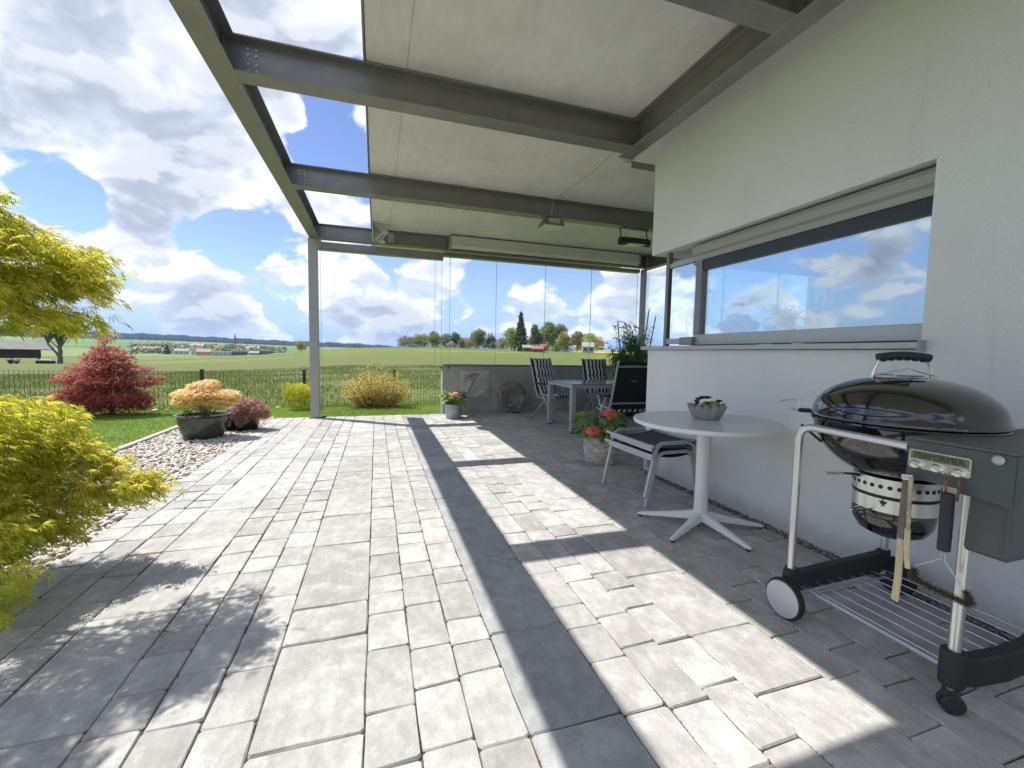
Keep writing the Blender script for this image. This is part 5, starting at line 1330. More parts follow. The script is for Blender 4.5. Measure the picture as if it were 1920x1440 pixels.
lo_l = [(-1.92, 2.74, 0.80, 0.42, 0.36, 0.12, 1.2), (-1.75, 2.72, 0.66, 0.32, 0.32, 0.13, 1.2), (-1.85, 2.60, 0.50, 0.40, 0.36, 0.18, 1.3), (-1.50, 2.72, 0.52, 0.20, 0.18, 0.09, 0.7), (-1.27, 2.68, 0.42, 0.16, 0.10, 0.04, 0.5), (-1.74, 2.5, 0.28, 0.30, 0.30, 0.12, 1.0), (-1.50, 2.66, 0.37, 0.24, 0.18, 0.07, 0.7), (-1.66, 2.26, 0.20, 0.20, 0.16, 0.07, 0.7), (-1.56, 2.28, 0.36, 0.20, 0.18, 0.10, 1.0), (-1.36, 2.00, 0.30, 0.17, 0.10, 0.05, 0.9), (-1.33, 1.88, 0.19, 0.11, 0.07, 0.045, 0.8), (-1.45, 2.10, 0.16, 0.15, 0.10, 0.06, 0.8)]
br = MB()
for e in up_l: limb(br, T2 if e[2] > 1.3 else T1, (e[0]+0.25*e[3], e[1], e[2]-0.02), 0.015, 0.003, 0.10)
for e in lo_l: limb(br, T1, (e[0]+0.3*e[3], e[1], e[2]), 0.014, 0.003, 0.16)
tips = []
for e in up_l[:5]+lo_l[:7]:
    for k in range(7):
        a = random.uniform(-1.5, 1.5); q = (e[0]+e[3]*random.uniform(.95, 1.25)*math.cos(a), e[1]+e[4]*1.05*math.sin(a), e[2]-0.4*e[5]+random.uniform(-.03, .04))
        pts = limb(br, (e[0], e[1], e[2]), q, 0.005, 0.0012, 0.05, 5); tips += pts[2:]
br.build('branches', bark, YM, smooth=True)
pos, d_, _ = in_ellipsoids(8200, up_l, 0.3); pos2, d2, _ = in_ellipsoids(6000, lo_l, 0.4)
tp = np.array([t[:] for t in tips]); ti = RNG.integers(0, len(tp), 3200); tpos = tp[ti]+RNG.normal(0, 0.024, (3200, 3))
posA = np.concatenate([pos, pos2, tpos]); outv = posA - np.array([-2.5, 2.72, 0]); 
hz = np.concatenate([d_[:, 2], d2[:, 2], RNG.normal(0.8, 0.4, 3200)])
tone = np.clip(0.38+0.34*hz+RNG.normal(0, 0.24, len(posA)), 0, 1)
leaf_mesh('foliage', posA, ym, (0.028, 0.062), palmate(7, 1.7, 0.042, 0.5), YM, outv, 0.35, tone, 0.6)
# leaves at the tips, one object each
lms = []
for k in range(4):
    v, f = palmate(7, 1.7+0.1*k, 0.06, 0.45+0.1*k)
    lm = np_mesh('leaf', np.array(v)*0.058, np.array(f), np.full(len(v), 0.45+0.15*k)); lm.materials.append(ym); lms.append(lm)
for k in range(240):
    p = Vector(tp[(k*7) % len(tp)]) + Vector(RNG.normal(0, 0.015, 3))
    o = bpy.data.objects.new('leaf', lms[k % 4]); COL.objects.link(o); o.parent = YM; o.location = p-world_org(YM)
    o.rotation_euler = (random.gauss(0, .4), random.gauss(0.5, .35), random.gauss(0, 0.8)); o.scale = (random.uniform(.7, 1.15),)*3

# red lace-leaf maple on the lawn
RM = thing('red_maple', 'dark red domed lace-leaf maple on the lawn in front of the wire fence', 'tree', (-4.35, 9.0, -0.01))
rm = foliage_mat('red_leaf', (0.28, 0.040, 0.042), (0.78, 0.25, 0.20), 0.45)
tk = MB(); limb(tk, (-4.35, 9.0, -0.02), (-4.33, 9.0, 0.7), 0.045, 0.03); limb(tk, (-4.33, 9.0, 0.7), (-4.40, 9.0, 1.2), 0.025, 0.008)
tk.build('trunk', bark_p, RM, smooth=True)
rl = [(-4.36, 8.95, 1.27, 0.11, 0.12, 0.07), (-4.36, 8.95, 1.12, 0.24, 0.22, 0.07), (-4.45, 8.95, 0.98, 0.26, 0.3, 0.08), (-4.18, 8.9, 0.97, 0.22, 0.25, 0.07), (-4.40, 8.85, 0.80, 0.46, 0.42, 0.10), (-4.02, 8.9, 0.76, 0.36, 0.32, 0.09),
      (-4.70, 8.9, 0.62, 0.40, 0.35, 0.11), (-4.3, 8.8, 0.56, 0.45, 0.42, 0.12), (-3.85, 8.85, 0.55, 0.30, 0.3, 0.08), (-4.62, 8.85, 0.38, 0.42, 0.38, 0.13), (-4.15, 8.8, 0.30, 0.46, 0.36, 0.17), (-4.6, 8.8, 0.18, 0.35, 0.3, 0.14), (-3.9, 8.85, 0.22, 0.28, 0.28, 0.16), (-4.95, 8.9, 0.30, 0.22, 0.24, 0.10), (-3.62, 8.85, 0.62, 0.16, 0.15, 0.05)]
br = MB()
for e in rl:
    for k in range(3): limb(br, (-4.35, 9.0, random.uniform(0.25, 0.8)), (e[0]+random.uniform(-.8, .8)*e[3], e[1]+random.uniform(-1, .2)*e[4], e[2]), 0.011, 0.003, 0.12, 5)
br.build('branches', bark_p, RM, smooth=True)
rl += [(-4.30, 8.9, 0.9, 0.36, 0.34, 0.25), (-4.35, 8.9, 0.55, 0.55, 0.4, 0.35), (-4.30, 8.85, 0.25, 0.62, 0.4, 0.25)]
pos, d_, _ = in_ellipsoids(15000, rl, 0.25)
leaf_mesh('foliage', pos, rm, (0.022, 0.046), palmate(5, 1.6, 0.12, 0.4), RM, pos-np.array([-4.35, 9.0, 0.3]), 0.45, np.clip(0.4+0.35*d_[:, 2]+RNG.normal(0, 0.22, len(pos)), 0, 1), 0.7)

# golden open shrub and dense yellow-green bush by the fence
GS = thing('golden_shrub', 'loose twiggy shrub with golden yellow leaves by the fence right of the post', 'shrub', (0.0, 9.2, -0.01))
gs = foliage_mat('gold_shrub_leaf', (0.55, 0.40, 0.08), (0.88, 0.74, 0.28), 0.4)
tw_ = MB(); gp_ = []
for k in range(190):
    a = random.uniform(-1, 1); h = random.uniform(0.3, 0.86)*(1-0.5*abs(a)**2)*(1.0 if random.random() < .9 else 1.12); b0 = (a*0.35, 9.2+random.uniform(-.15, .15), 0)
    q = (a*0.72+random.uniform(-.08, .08), 9.2+random.uniform(-.3, .3), h)
    pts = limb(tw_, b0, q, 0.005, 0.0015, 0.02, 4); 
    for p in pts[1:]: gp_ += [p]*7
tw_.build('twigs', mat('reddish_twig', (0.17, 0.10, 0.06), 0.85), GS)
gp_ = np.array([p[:] for p in gp_]); gp_ = gp_+RNG.normal(0, 0.03, gp_.shape); gp_[:, 2] = np.maximum(gp_[:, 2], 0.02)
leaf_mesh('foliage', gp_, gs, (0.022, 0.046), parent=GS)
GB = thing('golden_bush', 'small dense yellow-green bush by the fence partly behind the steel post', 'shrub', (-1.42, 9.15, -0.01))
gbm = foliage_mat('yellowgreen_leaf', (0.34, 0.38, 0.015), (0.80, 0.74, 0.05), 0.35)
el = [(-1.45, 9.12, 0.24, 0.27, 0.26, 0.27)]+[(-1.45+random.uniform(-.2, .2), 9.1+random.uniform(-.2, .1), 0.24+random.uniform(-.1, .2), .1, .1, .12) for k in range(12)]
pos, d_, _ = in_ellipsoids(5200, el, 0.6); pos[:, 2] = np.maximum(pos[:, 2], 0.0)
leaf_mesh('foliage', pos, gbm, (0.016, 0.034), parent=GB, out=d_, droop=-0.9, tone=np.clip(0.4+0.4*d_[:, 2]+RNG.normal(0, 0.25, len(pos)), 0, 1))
MB().tube([(-1.42, 9.15, -0.02), (-1.42, 9.15, 0.3)], 0.012, 6).build('trunk', bark, GB)
GB2 = MB()

# planters on the pebble bed
glz = mat('green_glaze', (0.030, 0.042, 0.036), 0.16, var=0.25, vscale=7, spec=0.6, col2=(0.06, 0.062, 0.05))
blkg = mat('black_glaze', (0.016, 0.013, 0.012), 0.12, spec=0.7, var=0.3, vscale=9)
soil = mat('potting_soil', (0.05, 0.035, 0.025), 0.95, bump=1.0, bscale=90)
def pot(name, label, c, r, h, m, ax=1.0, ay=1.0, rim=0.03):
    P_ = thing(name, label, 'planter', c)
    prof = [(0.0, 0.0), (r*0.68, 0), (r*0.74, h*0.05), (r*0.88, h*0.35), (r*0.96, h*0.75), (r*0.985, h*0.90), (r*1.08, h*0.94), (r*1.10, h*0.97), (r*1.08, h), (r*0.98, h), (r*0.93, h*0.93), (r*0.92, h*0.85)]
    MB().lathe(prof, c, 40, ax, ay).build('pot', m, P_, smooth=True)
    MB().lathe([(0, h*0.88), (r*0.93, h*0.86)], c, 24, ax, ay).build('soil', soil, P_)
    return P_
P1 = pot('glazed_planter', 'large oval dark green glazed planter with a peach and yellow maple on the pebbles', (-2.15, 6.42, -0.02), 0.275, 0.32, glz, 1.05, 0.85)
pch = foliage_mat('peach_leaf', (0.80, 0.72, 0.16), (0.96, 0.68, 0.42), 0.35)
el = [(-2.13, 6.42, 0.66, 0.18, 0.15, 0.07), (-2.17, 6.38, 0.57, 0.30, 0.24, 0.085), (-1.92, 6.40, 0.55, 0.22, 0.2, 0.075), (-2.26, 6.36, 0.48, 0.20, 0.2, 0.07), (-1.98, 6.36, 0.47, 0.24, 0.18, 0.07), (-2.10, 6.5, 0.70, 0.13, 0.1, 0.05)]
pos, d_, _ = in_ellipsoids(4600, el, 0.35)
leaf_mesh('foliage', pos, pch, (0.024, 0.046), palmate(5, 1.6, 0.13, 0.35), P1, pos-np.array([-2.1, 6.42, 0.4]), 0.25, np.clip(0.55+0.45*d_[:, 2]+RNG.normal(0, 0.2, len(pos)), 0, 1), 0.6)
st_ = MB()
for k in range(26):
    a = random.uniform(0, 6.28); limb(st_, (-2.13+random.uniform(-.06, .06), 6.42, 0.26), (-2.1+0.22*math.cos(a), 6.4+0.17*math.sin(a), random.uniform(0.36, 0.55)), 0.008, 0.003, 0.03, 5)
st_.build('stems', bark_p, P1, smooth=True)
pos = RNG.normal(0, 1, (60, 3))*np.array([.035, .03, .04])+np.array([-2.28, 6.30, 0.33])
leaf_mesh('weed_leaves', pos, foliage_mat('weed_leaf', (0.2, 0.33, 0.03), (0.4, 0.45, 0.06)), (0.03, 0.05), parent=P1)
P2 = pot('glazed_planter', 'small black-brown glazed pot with a pinkish brown lace-leaf shrub, right of the large planter', (-1.79, 6.93, -0.02), 0.175, 0.20, blkg)
pnk = foliage_mat('pinkbrown_leaf', (0.34, 0.16, 0.12), (0.72, 0.42, 0.34), 0.3)
el = [(-1.76, 6.90, 0.38, 0.20, 0.19, 0.09), (-1.66, 6.86, 0.30, 0.18, 0.18, 0.10), (-1.86, 6.85, 0.30, 0.16, 0.16, 0.10), (-1.58, 6.88, 0.22, 0.12, 0.12, 0.07), (-1.80, 6.78, 0.21, 0.16, 0.08, 0.07)]
pos, d_, _ = in_ellipsoids(4200, el, 0.35)
leaf_mesh('foliage', pos, pnk, (0.016, 0.032), palmate(5, 1.6, 0.12, 0.4), P2, pos-np.array([-1.76, 6.93, 0.25]), 0.5, None, 0.8)
P3 = pot('glazed_planter', 'black glazed pot half hidden between the two planted pots on the pebbles', (-2.02, 6.98, -0.02), 0.15, 0.21, blkg)
for (sx, sy_, s) in ((-3.84, 9.28, 0.055), (-3.68, 9.30, 0.035), (-1.86, 9.35, 0.04), (-3.3, 9.36, 0.03)):
    o = MB().blob((sx, sy_, 0.005), (s, s*0.8, s*0.55), 9, 5, 0.12).build('stone', mat('white_stone', (0.62, 0.6, 0.56), 0.8, var=0.1), None, smooth=True)
    tag(o, {0.055: 'largest pale stone at the edge of the lawn under the red maple', 0.035: 'smaller pale stone right of the largest one at the lawn edge', 0.04: 'pale stone at the lawn edge left of the yellow-green bush', 0.03: 'tiny pale stone at the lawn edge behind the planters'}[s], 'stone')

# hydrangeas
hleaf_v = [(0,0,0),(0.25,0.24,0.03),(0.6,0.30,0.02),(0.85,0.16,-0.04),(1.0,0,-0.10),(0.85,-0.16,-0.04),(0.6,-0.30,0.02),(0.25,-0.24,0.03),(0.4,0,-0.03),(0.75,0,-0.06)]
hleaf_f = [(0,8,1),(1,8,2),(8,9,2),(2,9,3),(9,4,3),(0,7,8),(7,6,8),(8,6,9),(6,5,9),(9,5,4)]
def hydrangea(T_, c, spread, h, n, heads, tone):
    lm_ = []
    for k in range(5):
        me = np_mesh('leaf', np.array(hleaf_v)*0.095, np.array(hleaf_f), np.full(10, min(1, max(0, tone+0.22*(k-2)))), True); me.materials.append(hm); lm_.append(me)
    st_ = MB()
    for k in range(n):
        a = k*2.4; lev = (k/n); rr_ = spread*(0.25+0.75*math.sqrt(random.random())); z_ = c[2]+h*(0.15+0.75*lev) + 0.05*(1-rr_/spread)
        p = Vector((c[0]+rr_*math.cos(a)*0.75, c[1]+rr_*math.sin(a)*0.75, z_))
        o = bpy.data.objects.new('leaf', lm_[random.randrange(5)]); COL.objects.link(o); o.parent = T_; o.location = p-world_org(T_)
        o.rotation_euler = (random.gauss(0, .35), random.gauss(0.28 if lev > .4 else .7, .3), a+random.gauss(0, .4)); o.scale = (random.uniform(.7, 1.2),)*3
    for k in range(9):
        a = k*0.7; st_.tube([(c[0], c[1], c[2]-0.03), (c[0]+0.3*spread*math.cos(a), c[1]+0.3*spread*math.sin(a), c[2]+h*0.4), (c[0]+0.55*spread*math.cos(a), c[1]+0.55*spread*math.sin(a), c[2]+h*0.8)], 0.005, 5, r1=0.003)
    for (hx, hy, hz_, r_, m_) in heads: st_.tube([(c[0], c[1], c[2]), (hx, hy, hz_-r_*0.4)], 0.004, 5)
    st_.build('stems', mat('green_stem', (0.12, 0.18, 0.04), 0.7), T_)
    for (hx, hy, hz_, r_, m_) in heads:
        nn_ = 85; d_ = RNG.normal(size=(nn_, 3)); d_ /= np.linalg.norm(d_, axis=1)[:, None]; d_[:, 2] = np.abs(d_[:, 2])*1.0-0.25
        P_ = np.array([hx, hy, hz_]) + d_*np.array([r_, r_, r_*0.72])
        fl_v = [(0,0,0)]; fl_f = []
        for q in range(4):
            a = q*PI/2; fl_v += [(math.cos(a-.45)*.8, math.sin(a-.45)*.8, .1), (math.cos(a)*1.15, math.sin(a)*1.15, .05), (math.cos(a+.45)*.8, math.sin(a+.45)*.8, .1)]
            k0 = 1+3*q; fl_f += [(0, k0, k0+1), (0, k0+1, k0+2)]
        # orient each floret outwards
        z_ = d_/np.linalg.norm(d_, axis=1)[:, None]; x_ = np.cross(z_, RNG.normal(size=(nn_, 3))); x_ /= np.linalg.norm(x_, axis=1)[:, None]; y_ = np.cross(z_, x_)
        rm_ = np.stack([x_, y_, z_], -1)
        v_, f_, t_ = scatter(fl_v, fl_f, P_, rm_, np.full(nn_, r_*0.27), np.clip(RNG.normal(.5, .25, nn_), 0, 1))
        o = link_mesh('flower_head', np_mesh('flower_head', v_-np.array(world_org(T_)), f_, t_), m_, T_)
hm = foliage_mat('hydrangea_leaf', (0.05, 0.12, 0.02), (0.24, 0.36, 0.05), 0.25)
org_f = foliage_mat('orange_floret', (0.80, 0.20, 0.09), (0.90, 0.42, 0.25), 0.2)
red_f = foliage_mat('coral_floret', (0.72, 0.06, 0.06), (0.85, 0.28, 0.22), 0.2)
olv_f = foliage_mat('olive_floret', (0.35, 0.28, 0.03), (0.55, 0.45, 0.08), 0.2)
Z1 = thing('zinc_flower_pot', 'round zinc pot with an orange hydrangea at the left end of the low wall', 'flower pot', (1.30, 7.42, 0.0))
zn = mat('zinc', (0.36, 0.39, 0.42), 0.5, 0.4, var=0.2, vscale=12)
MB().lathe([(0, 0.002), (0.135, 0.002), (0.140, 0.02), (0.158, 0.235), (0.163, 0.24), (0.163, 0.25), (0.155, 0.25), (0.150, 0.22)], (1.30, 7.42, 0), 36).build('pot', zn, Z1, smooth=True)
MB().lathe([(0, 0.22), (0.152, 0.22)], (1.30, 7.42, 0), 20).build('soil', soil, Z1)
hydrangea(Z1, (1.30, 7.42, 0.25), 0.27, 0.22, 130, [(1.24, 7.30, 0.41, 0.07, org_f), (1.36, 7.29, 0.43, 0.065, org_f), (1.29, 7.27, 0.385, 0.05, org_f)], 0.55)
Z2 = thing('basket_flower_pot', 'whitewashed wicker basket pot with coral red hydrangea beside the stacked footstools', 'flower pot', (2.32, 4.02, 0.0))
wk = mat('whitewashed_wicker', (0.50, 0.46, 0.40), 0.8, var=0.35, vscale=20, bump=0.6, bscale=120)
MB().lathe([(0, 0.003), (0.155, 0.003), (0.165, 0.02), (0.185, 0.16), (0.182, 0.30), (0.175, 0.305), (0.170, 0.27)], (2.32, 4.02, 0), 36).build('pot', wk, Z2, smooth=True)
for k in range(9):
    z_ = 0.025+0.031*k; rr_ = float(np.interp(z_, [0.02, 0.16, 0.30], [0.166, 0.187, 0.184]))
    pts = [(2.32+(rr_+0.003*math.sin(9*a+k*2))*math.cos(a), 4.02+(rr_+0.003*math.sin(9*a+k*2))*math.sin(a), z_+0.006*math.sin(2*a+k)) for a in np.linspace(0, 2*PI, 41)]
    MB().tube(pts, 0.0095, 6, cap=False).build('wicker_ring', wk, Z2, smooth=True)
MB().lathe([(0, 0.28), (0.172, 0.28)], (2.32, 4.02, 0), 20).build('soil', soil, Z2)
hydrangea(Z2, (2.32, 4.02, 0.28), 0.33, 0.27, 170, [(2.13, 3.86, 0.375, 0.085, red_f), (2.37, 3.96, 0.535, 0.085, red_f), (2.27, 3.82, 0.385, 0.06, olv_f)], 0.45)

# bamboo pot behind the dining table
BP = thing('bamboo_planter', 'tall leafy bamboo-like plant with support canes in a pot behind the dining chairs', 'potted plant', (4.62, 7.05, 0))
MB().lathe([(0, 0.003), (0.17, 0.003), (0.24, 0.40), (0.26, 0.42), (0.22, 0.42), (0.21, 0.38)], (4.62, 7.05, 0), 28).build('pot', blkg, BP, smooth=True)
MB().lathe([(0, 0.37), (0.22, 0.37)], (4.62, 7.05, 0), 20).build('soil', soil, BP)
cane = mat('cane', (0.05, 0.075, 0.06), 0.6)
for (a, b_) in (((4.50, 7.05, 0.37), (4.30, 7.0, 1.80)), ((4.78, 7.05, 0.37), (4.98, 7.0, 2.06)), ((4.85, 7.0, 0.37), (5.13, 7.0, 1.92)), ((4.62, 7.1, 0.37), (4.66, 7.05, 1.62)), ((4.52, 7.05, 0.37), (4.18, 7.0, 1.28))):
    MB().tube([a, b_], 0.010, 6).build('cane', cane, BP)
st_ = MB(); lp_ = []
for k in range(46):
    a = random.uniform(0, 6.28); r_ = random.uniform(0.08, 0.42); h_ = random.uniform(0.95, 1.75)
    pts = limb(st_, (4.62+0.12*math.cos(a), 7.05+0.12*math.sin(a), 0.37), (4.62+r_*math.cos(a), 7.05+r_*math.sin(a)*0.8, h_), 0.006, 0.002, 0.05, 5); lp_ += pts[3:]*7
st_.build('stems', mat('straw_stem', (0.30, 0.27, 0.12), 0.7), BP)
lp_ = np.array([p[:] for p in lp_]); lp_ = lp_+RNG.normal(0, 0.03, lp_.shape)
blade = ([(0,0,0),(0.4,0.06,0.02),(1,0,-0.12),(0.4,-0.06,0.02)], [(0,1,2),(0,2,3)])
leaf_mesh('foliage', lp_, foliage_mat('bamboo_leaf', (0.04, 0.13, 0.045), (0.18, 0.32, 0.08), 0.3), (0.09, 0.17), blade, BP, None, 0.5)
pos, d_, _ = in_ellipsoids(6500, [(4.62, 6.98, 1.35, 0.14, 0.12, 0.16), (4.40, 6.98, 1.10, 0.15, 0.12, 0.13), (4.85, 7.0, 1.15, 0.16, 0.12, 0.2), (4.58, 7.0, 1.02, 0.16, 0.14, 0.12), (4.95, 7.05, 0.85, 0.16, 0.14, 0.2)], 0.2)
leaf_mesh('feathery_foliage', pos, foliage_mat('feather_leaf', (0.02, 0.12, 0.045), (0.10, 0.30, 0.10), 0.35), (0.025, 0.06), ([(0,0,0),(0.5,0.13,0),(1,0,0),(0.5,-0.13,0)], [(0,1,2),(0,2,3)]), BP)
# shrub outside the glass behind it
AZ = thing('azalea_shrub', 'thin orange-leaved shrub outside the glass behind the dining chairs', 'shrub', (5.75, 9.2, -0.02))
tw_ = MB(); gp_ = []
for k in range(60):
    a = random.uniform(0, 6.28); pts = limb(tw_, (5.75, 9.2, 0), (5.75+random.uniform(.1, .5)*math.cos(a), 9.2+0.3*math.sin(a), random.uniform(0.5, 1.38)), 0.006, 0.0015, 0.02, 4); gp_ += pts[3:]*5
tw_.build('twigs', mat('reddish_twig'), AZ)
gp_ = np.array([p[:] for p in gp_]); gp_ = gp_+RNG.normal(0, 0.03, gp_.shape)
leaf_mesh('foliage', gp_, foliage_mat('azalea_leaf', (0.45, 0.14, 0.04), (0.75, 0.45, 0.15), 0.3), (0.018, 0.035), parent=AZ)
# inside the corner window: ornament and plants on the sill
PO = thing('pink_ornament', 'pale pink shell-shaped ornament on a white bowl inside the window', 'ornament', (3.32, 3.24, 1.255))
pk = mat('pink_ceramic', (0.62, 0.36, 0.33), 0.5, var=0.15, vscale=20)
MB().lathe([(0, 1.257), (0.12, 1.257), (0.15, 1.33), (0.16, 1.42), (0.13, 1.42), (0, 1.41)], (3.32, 3.24, 0), 24).build('bowl', mat('white_ceramic', (0.6, 0.6, 0.6), 0.4), PO, smooth=True)
for k in range(22):
    a = random.uniform(0, 6.28); r_ = random.uniform(0.02, 0.20); MB().blob((3.32+r_*math.cos(a), 3.24+0.5*r_*math.sin(a), 1.44+random.uniform(0, .13)*(1-r_/0.26)), (random.uniform(.05, .09), random.uniform(.03, .05), random.uniform(.03, .055)), 9, 5, 0.18).build('petal', pk, PO)
def sill_plant(x_, label, canes, n):
    S_ = thing('sill_plant', label, 'potted plant', (x_, 3.24, 1.255))
    MB().lathe([(0, 1.257), (0.08, 1.257), (0.10, 1.40), (0.09, 1.40), (0, 1.385)], (x_, 3.24, 0), 20).build('pot', mat('white_ceramic'), S_, smooth=True)
    pos = []; 
    st_ = MB()
    for k in range(n):
        a = random.uniform(0, 6.28); pts = limb(st_, (x_, 3.24, 1.38), (x_+random.uniform(.03, .16)*math.cos(a), 3.24+.08*math.sin(a), 1.38+random.uniform(.08, .3)), 0.003, 0.001, 0.03, 4); pos += pts[2:]*3
    for q in range(canes): st_.tube([(x_-0.09+0.1*q, 3.24, 1.36), (x_-0.11+0.12*q, 3.24, 1.92-0.12*(q % 2))], 0.013, 6)
    st_.build('stems', mat('green_stem'), S_)
    pos = np.array([p[:] for p in pos])+RNG.normal(0, .015, (len(pos), 3))
    leaf_mesh('foliage', pos, mat('bamboo_leaf'), (0.06, 0.12), blade, S_, None, 0.5)
sill_plant(3.86, 'potted plant with drooping narrow leaves inside the window, right of the pink ornament', 0, 44)
sill_plant(4.34, 'potted plant with tall upright canes inside the window, rightmost on the sill', 3, 44)
# tiny weed growing in a paving joint
wd = leaf_mesh('weed', RNG.normal(0, 1, (26, 3))*np.array([.014, .010, .006])+np.array([-0.825, 1.955, 0.012]), mat('grass_blade'), (0.018, 0.034), blade, None, None, -0.6, kind=None)
tag(wd, 'tiny green weed growing in a joint of the shaded paving at the lower left', 'weed')

# ------------------------------------------------------------------ wire fence
FE = thing('wire_fence', 'low green double-wire mesh fence with dark posts between lawn and field', 'fence', (0, 9.6, -0.1))
fm = mat('fence_green', (0.04, 0.065, 0.04), 0.5, 0.2)
fp = mat('fence_post_grey', (0.035, 0.045, 0.055), 0.5, 0.2)
posts = [-15.78+1.795*k for k in range(16)]
for x_ in posts:
    o = MB().box(x_-0.028, x_+0.028, 9.60, 9.65, -0.35, 0.735).build('fence_post', fp, FE, bevel=0.003)
    MB().box(x_-0.032, x_+0.032, 9.596, 9.654, 0.736, 0.745).build('post_cap', blk_pl, o)
fw_h = mat('fence_wire_pale', (0.30, 0.38, 0.26), 0.4, 0.3)
for a, b_ in zip(posts[:-1], posts[1:]):
    w_ = MB()
    nx_ = 26
    for k in range(nx_+1):
        x_ = a+0.03+(b_-a-0.06)*k/nx_; w_.box(x_-0.0022, x_+0.0022, 9.588, 9.5936, -0.15, 0.715)
    w_.build('wire_mesh', fm, FE)
    w2 = MB()
    for z_ in (0.705, 0.545, 0.385, 0.225, 0.065):
        w2.box(a+0.02, b_-0.02, 9.580, 9.587, z_-0.004, z_+0.004)
    w2.build('cross_wires', fw_h, FE)

# ------------------------------------------------------------------ countryside
leafcol = {'olive': ((0.055, 0.085, 0.015), (0.19, 0.23, 0.05)), 'pale': ((0.11, 0.12, 0.05), (0.27, 0.27, 0.12)), 'fresh': ((0.09, 0.14, 0.02), (0.27, 0.34, 0.06)),
    'grey': ((0.12, 0.13, 0.09), (0.27, 0.27, 0.18)), 'blossom': ((0.18, 0.2, 0.12), (0.50, 0.50, 0.40)), 'dark': ((0.018, 0.05, 0.015), (0.08, 0.16, 0.035)), 'tan': ((0.13, 0.10, 0.045), (0.31, 0.26, 0.12)),
    'purple': ((0.03, 0.02, 0.035), (0.11, 0.08, 0.10)), 'greybush': ((0.08, 0.10, 0.04), (0.22, 0.25, 0.12)), 'pink': ((0.25, 0.15, 0.11), (0.52, 0.38, 0.30)), 'lime': ((0.13, 0.19, 0.015), (0.36, 0.42, 0.05)),
    'yellow': ((0.15, 0.15, 0.02), (0.38, 0.36, 0.07)), 'orange': ((0.40, 0.18, 0.07), (0.62, 0.36, 0.18)), 'conifer': ((0.012, 0.03, 0.012), (0.05, 0.09, 0.03)), 'spruce': ((0.02, 0.04, 0.012), (0.13, 0.15, 0.05))}
lm = {k: foliage_mat(k+'_crown', tuple(min(.8, q*1.35) for q in v[0]), tuple(min(.8, q*1.3) for q in v[1]), 0.25) for k, v in leafcol.items()}
def far_tree(azd, w, h, D, kind, label, cat='tree', name=None, density=1.0):
    c = polar(azd, D); T_ = thing(name or {'conifer': 'conifer_tree'}.get(kind, 'field_tree' if h > 3.2 or D > 300 else 'bush'), label, cat, c)
    low = kind in ('greybush', 'yellow', 'dark', 'olive') and h < 4.2
    if kind not in ('conifer', 'spruce'): w *= 1.6; h *= 1.10; w = min(w, h*1.5)
    tk = MB(); limb(tk, (c.x, c.y, c.z-0.3), (c.x, c.y, c.z+h*0.7), h*0.028, h*0.008, 0, 6)
    if kind == 'conifer' or kind == 'spruce':
        n = 2600; t = RNG.random(n)**0.7; z_ = h*(0.04+0.96*(1-t)); r_ = w/2*t*(0.35+0.65*RNG.random(n)**0.5)*(0.85+0.25*np.sin(z_*9/h*6.28)); a = RNG.uniform(0, 6.28, n)
        pos = np.column_stack([c.x+r_*np.cos(a), c.y+r_*np.sin(a), c.z+z_-0.1*r_]); d_ = np.column_stack([np.cos(a), np.sin(a), np.zeros(n)])
        tone = np.clip(RNG.normal(.5, .25, n), 0, 1); sz = (h*0.035, h*0.075)
    else:
        base = 0.04 if low else 0.16
        el = []
        nb_ = 11 if w > 3 else 7
        for k in range(nb_):
            a = random.uniform(0, 6.28); q = math.sqrt(random.random()); zf = random.random()
            rad = math.sin(PI*min(1, max(0.15, 0.2+0.75*zf)))**0.7
            el.append((c.x+math.cos(a)*q*w*0.30*rad, c.y+math.sin(a)*q*w*0.30*rad, c.z+h*(base+(0.92-base)*zf*0.86+0.04), w*random.uniform(.17, .27), w*random.uniform(.17, .27), h*random.uniform(.10, .17)))
        el.append((c.x, c.y, c.z+h*0.55, w*0.3, w*0.3, h*0.3)); el.append((c.x, c.y, c.z+h*0.86, w*0.16, w*0.16, h*0.13))
        for e in el[:6]: limb(tk, (c.x, c.y, c.z+h*0.25), (e[0], e[1], e[2]), h*0.012, h*0.003, 0, 4, 3)
        n = int(3600*density) if D < 250 else 500
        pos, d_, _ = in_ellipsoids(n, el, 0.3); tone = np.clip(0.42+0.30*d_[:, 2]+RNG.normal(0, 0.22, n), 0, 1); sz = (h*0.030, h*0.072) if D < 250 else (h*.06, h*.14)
    tk.build('trunk', bark, T_)
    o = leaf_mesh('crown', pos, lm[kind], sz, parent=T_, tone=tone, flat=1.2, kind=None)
    return T_
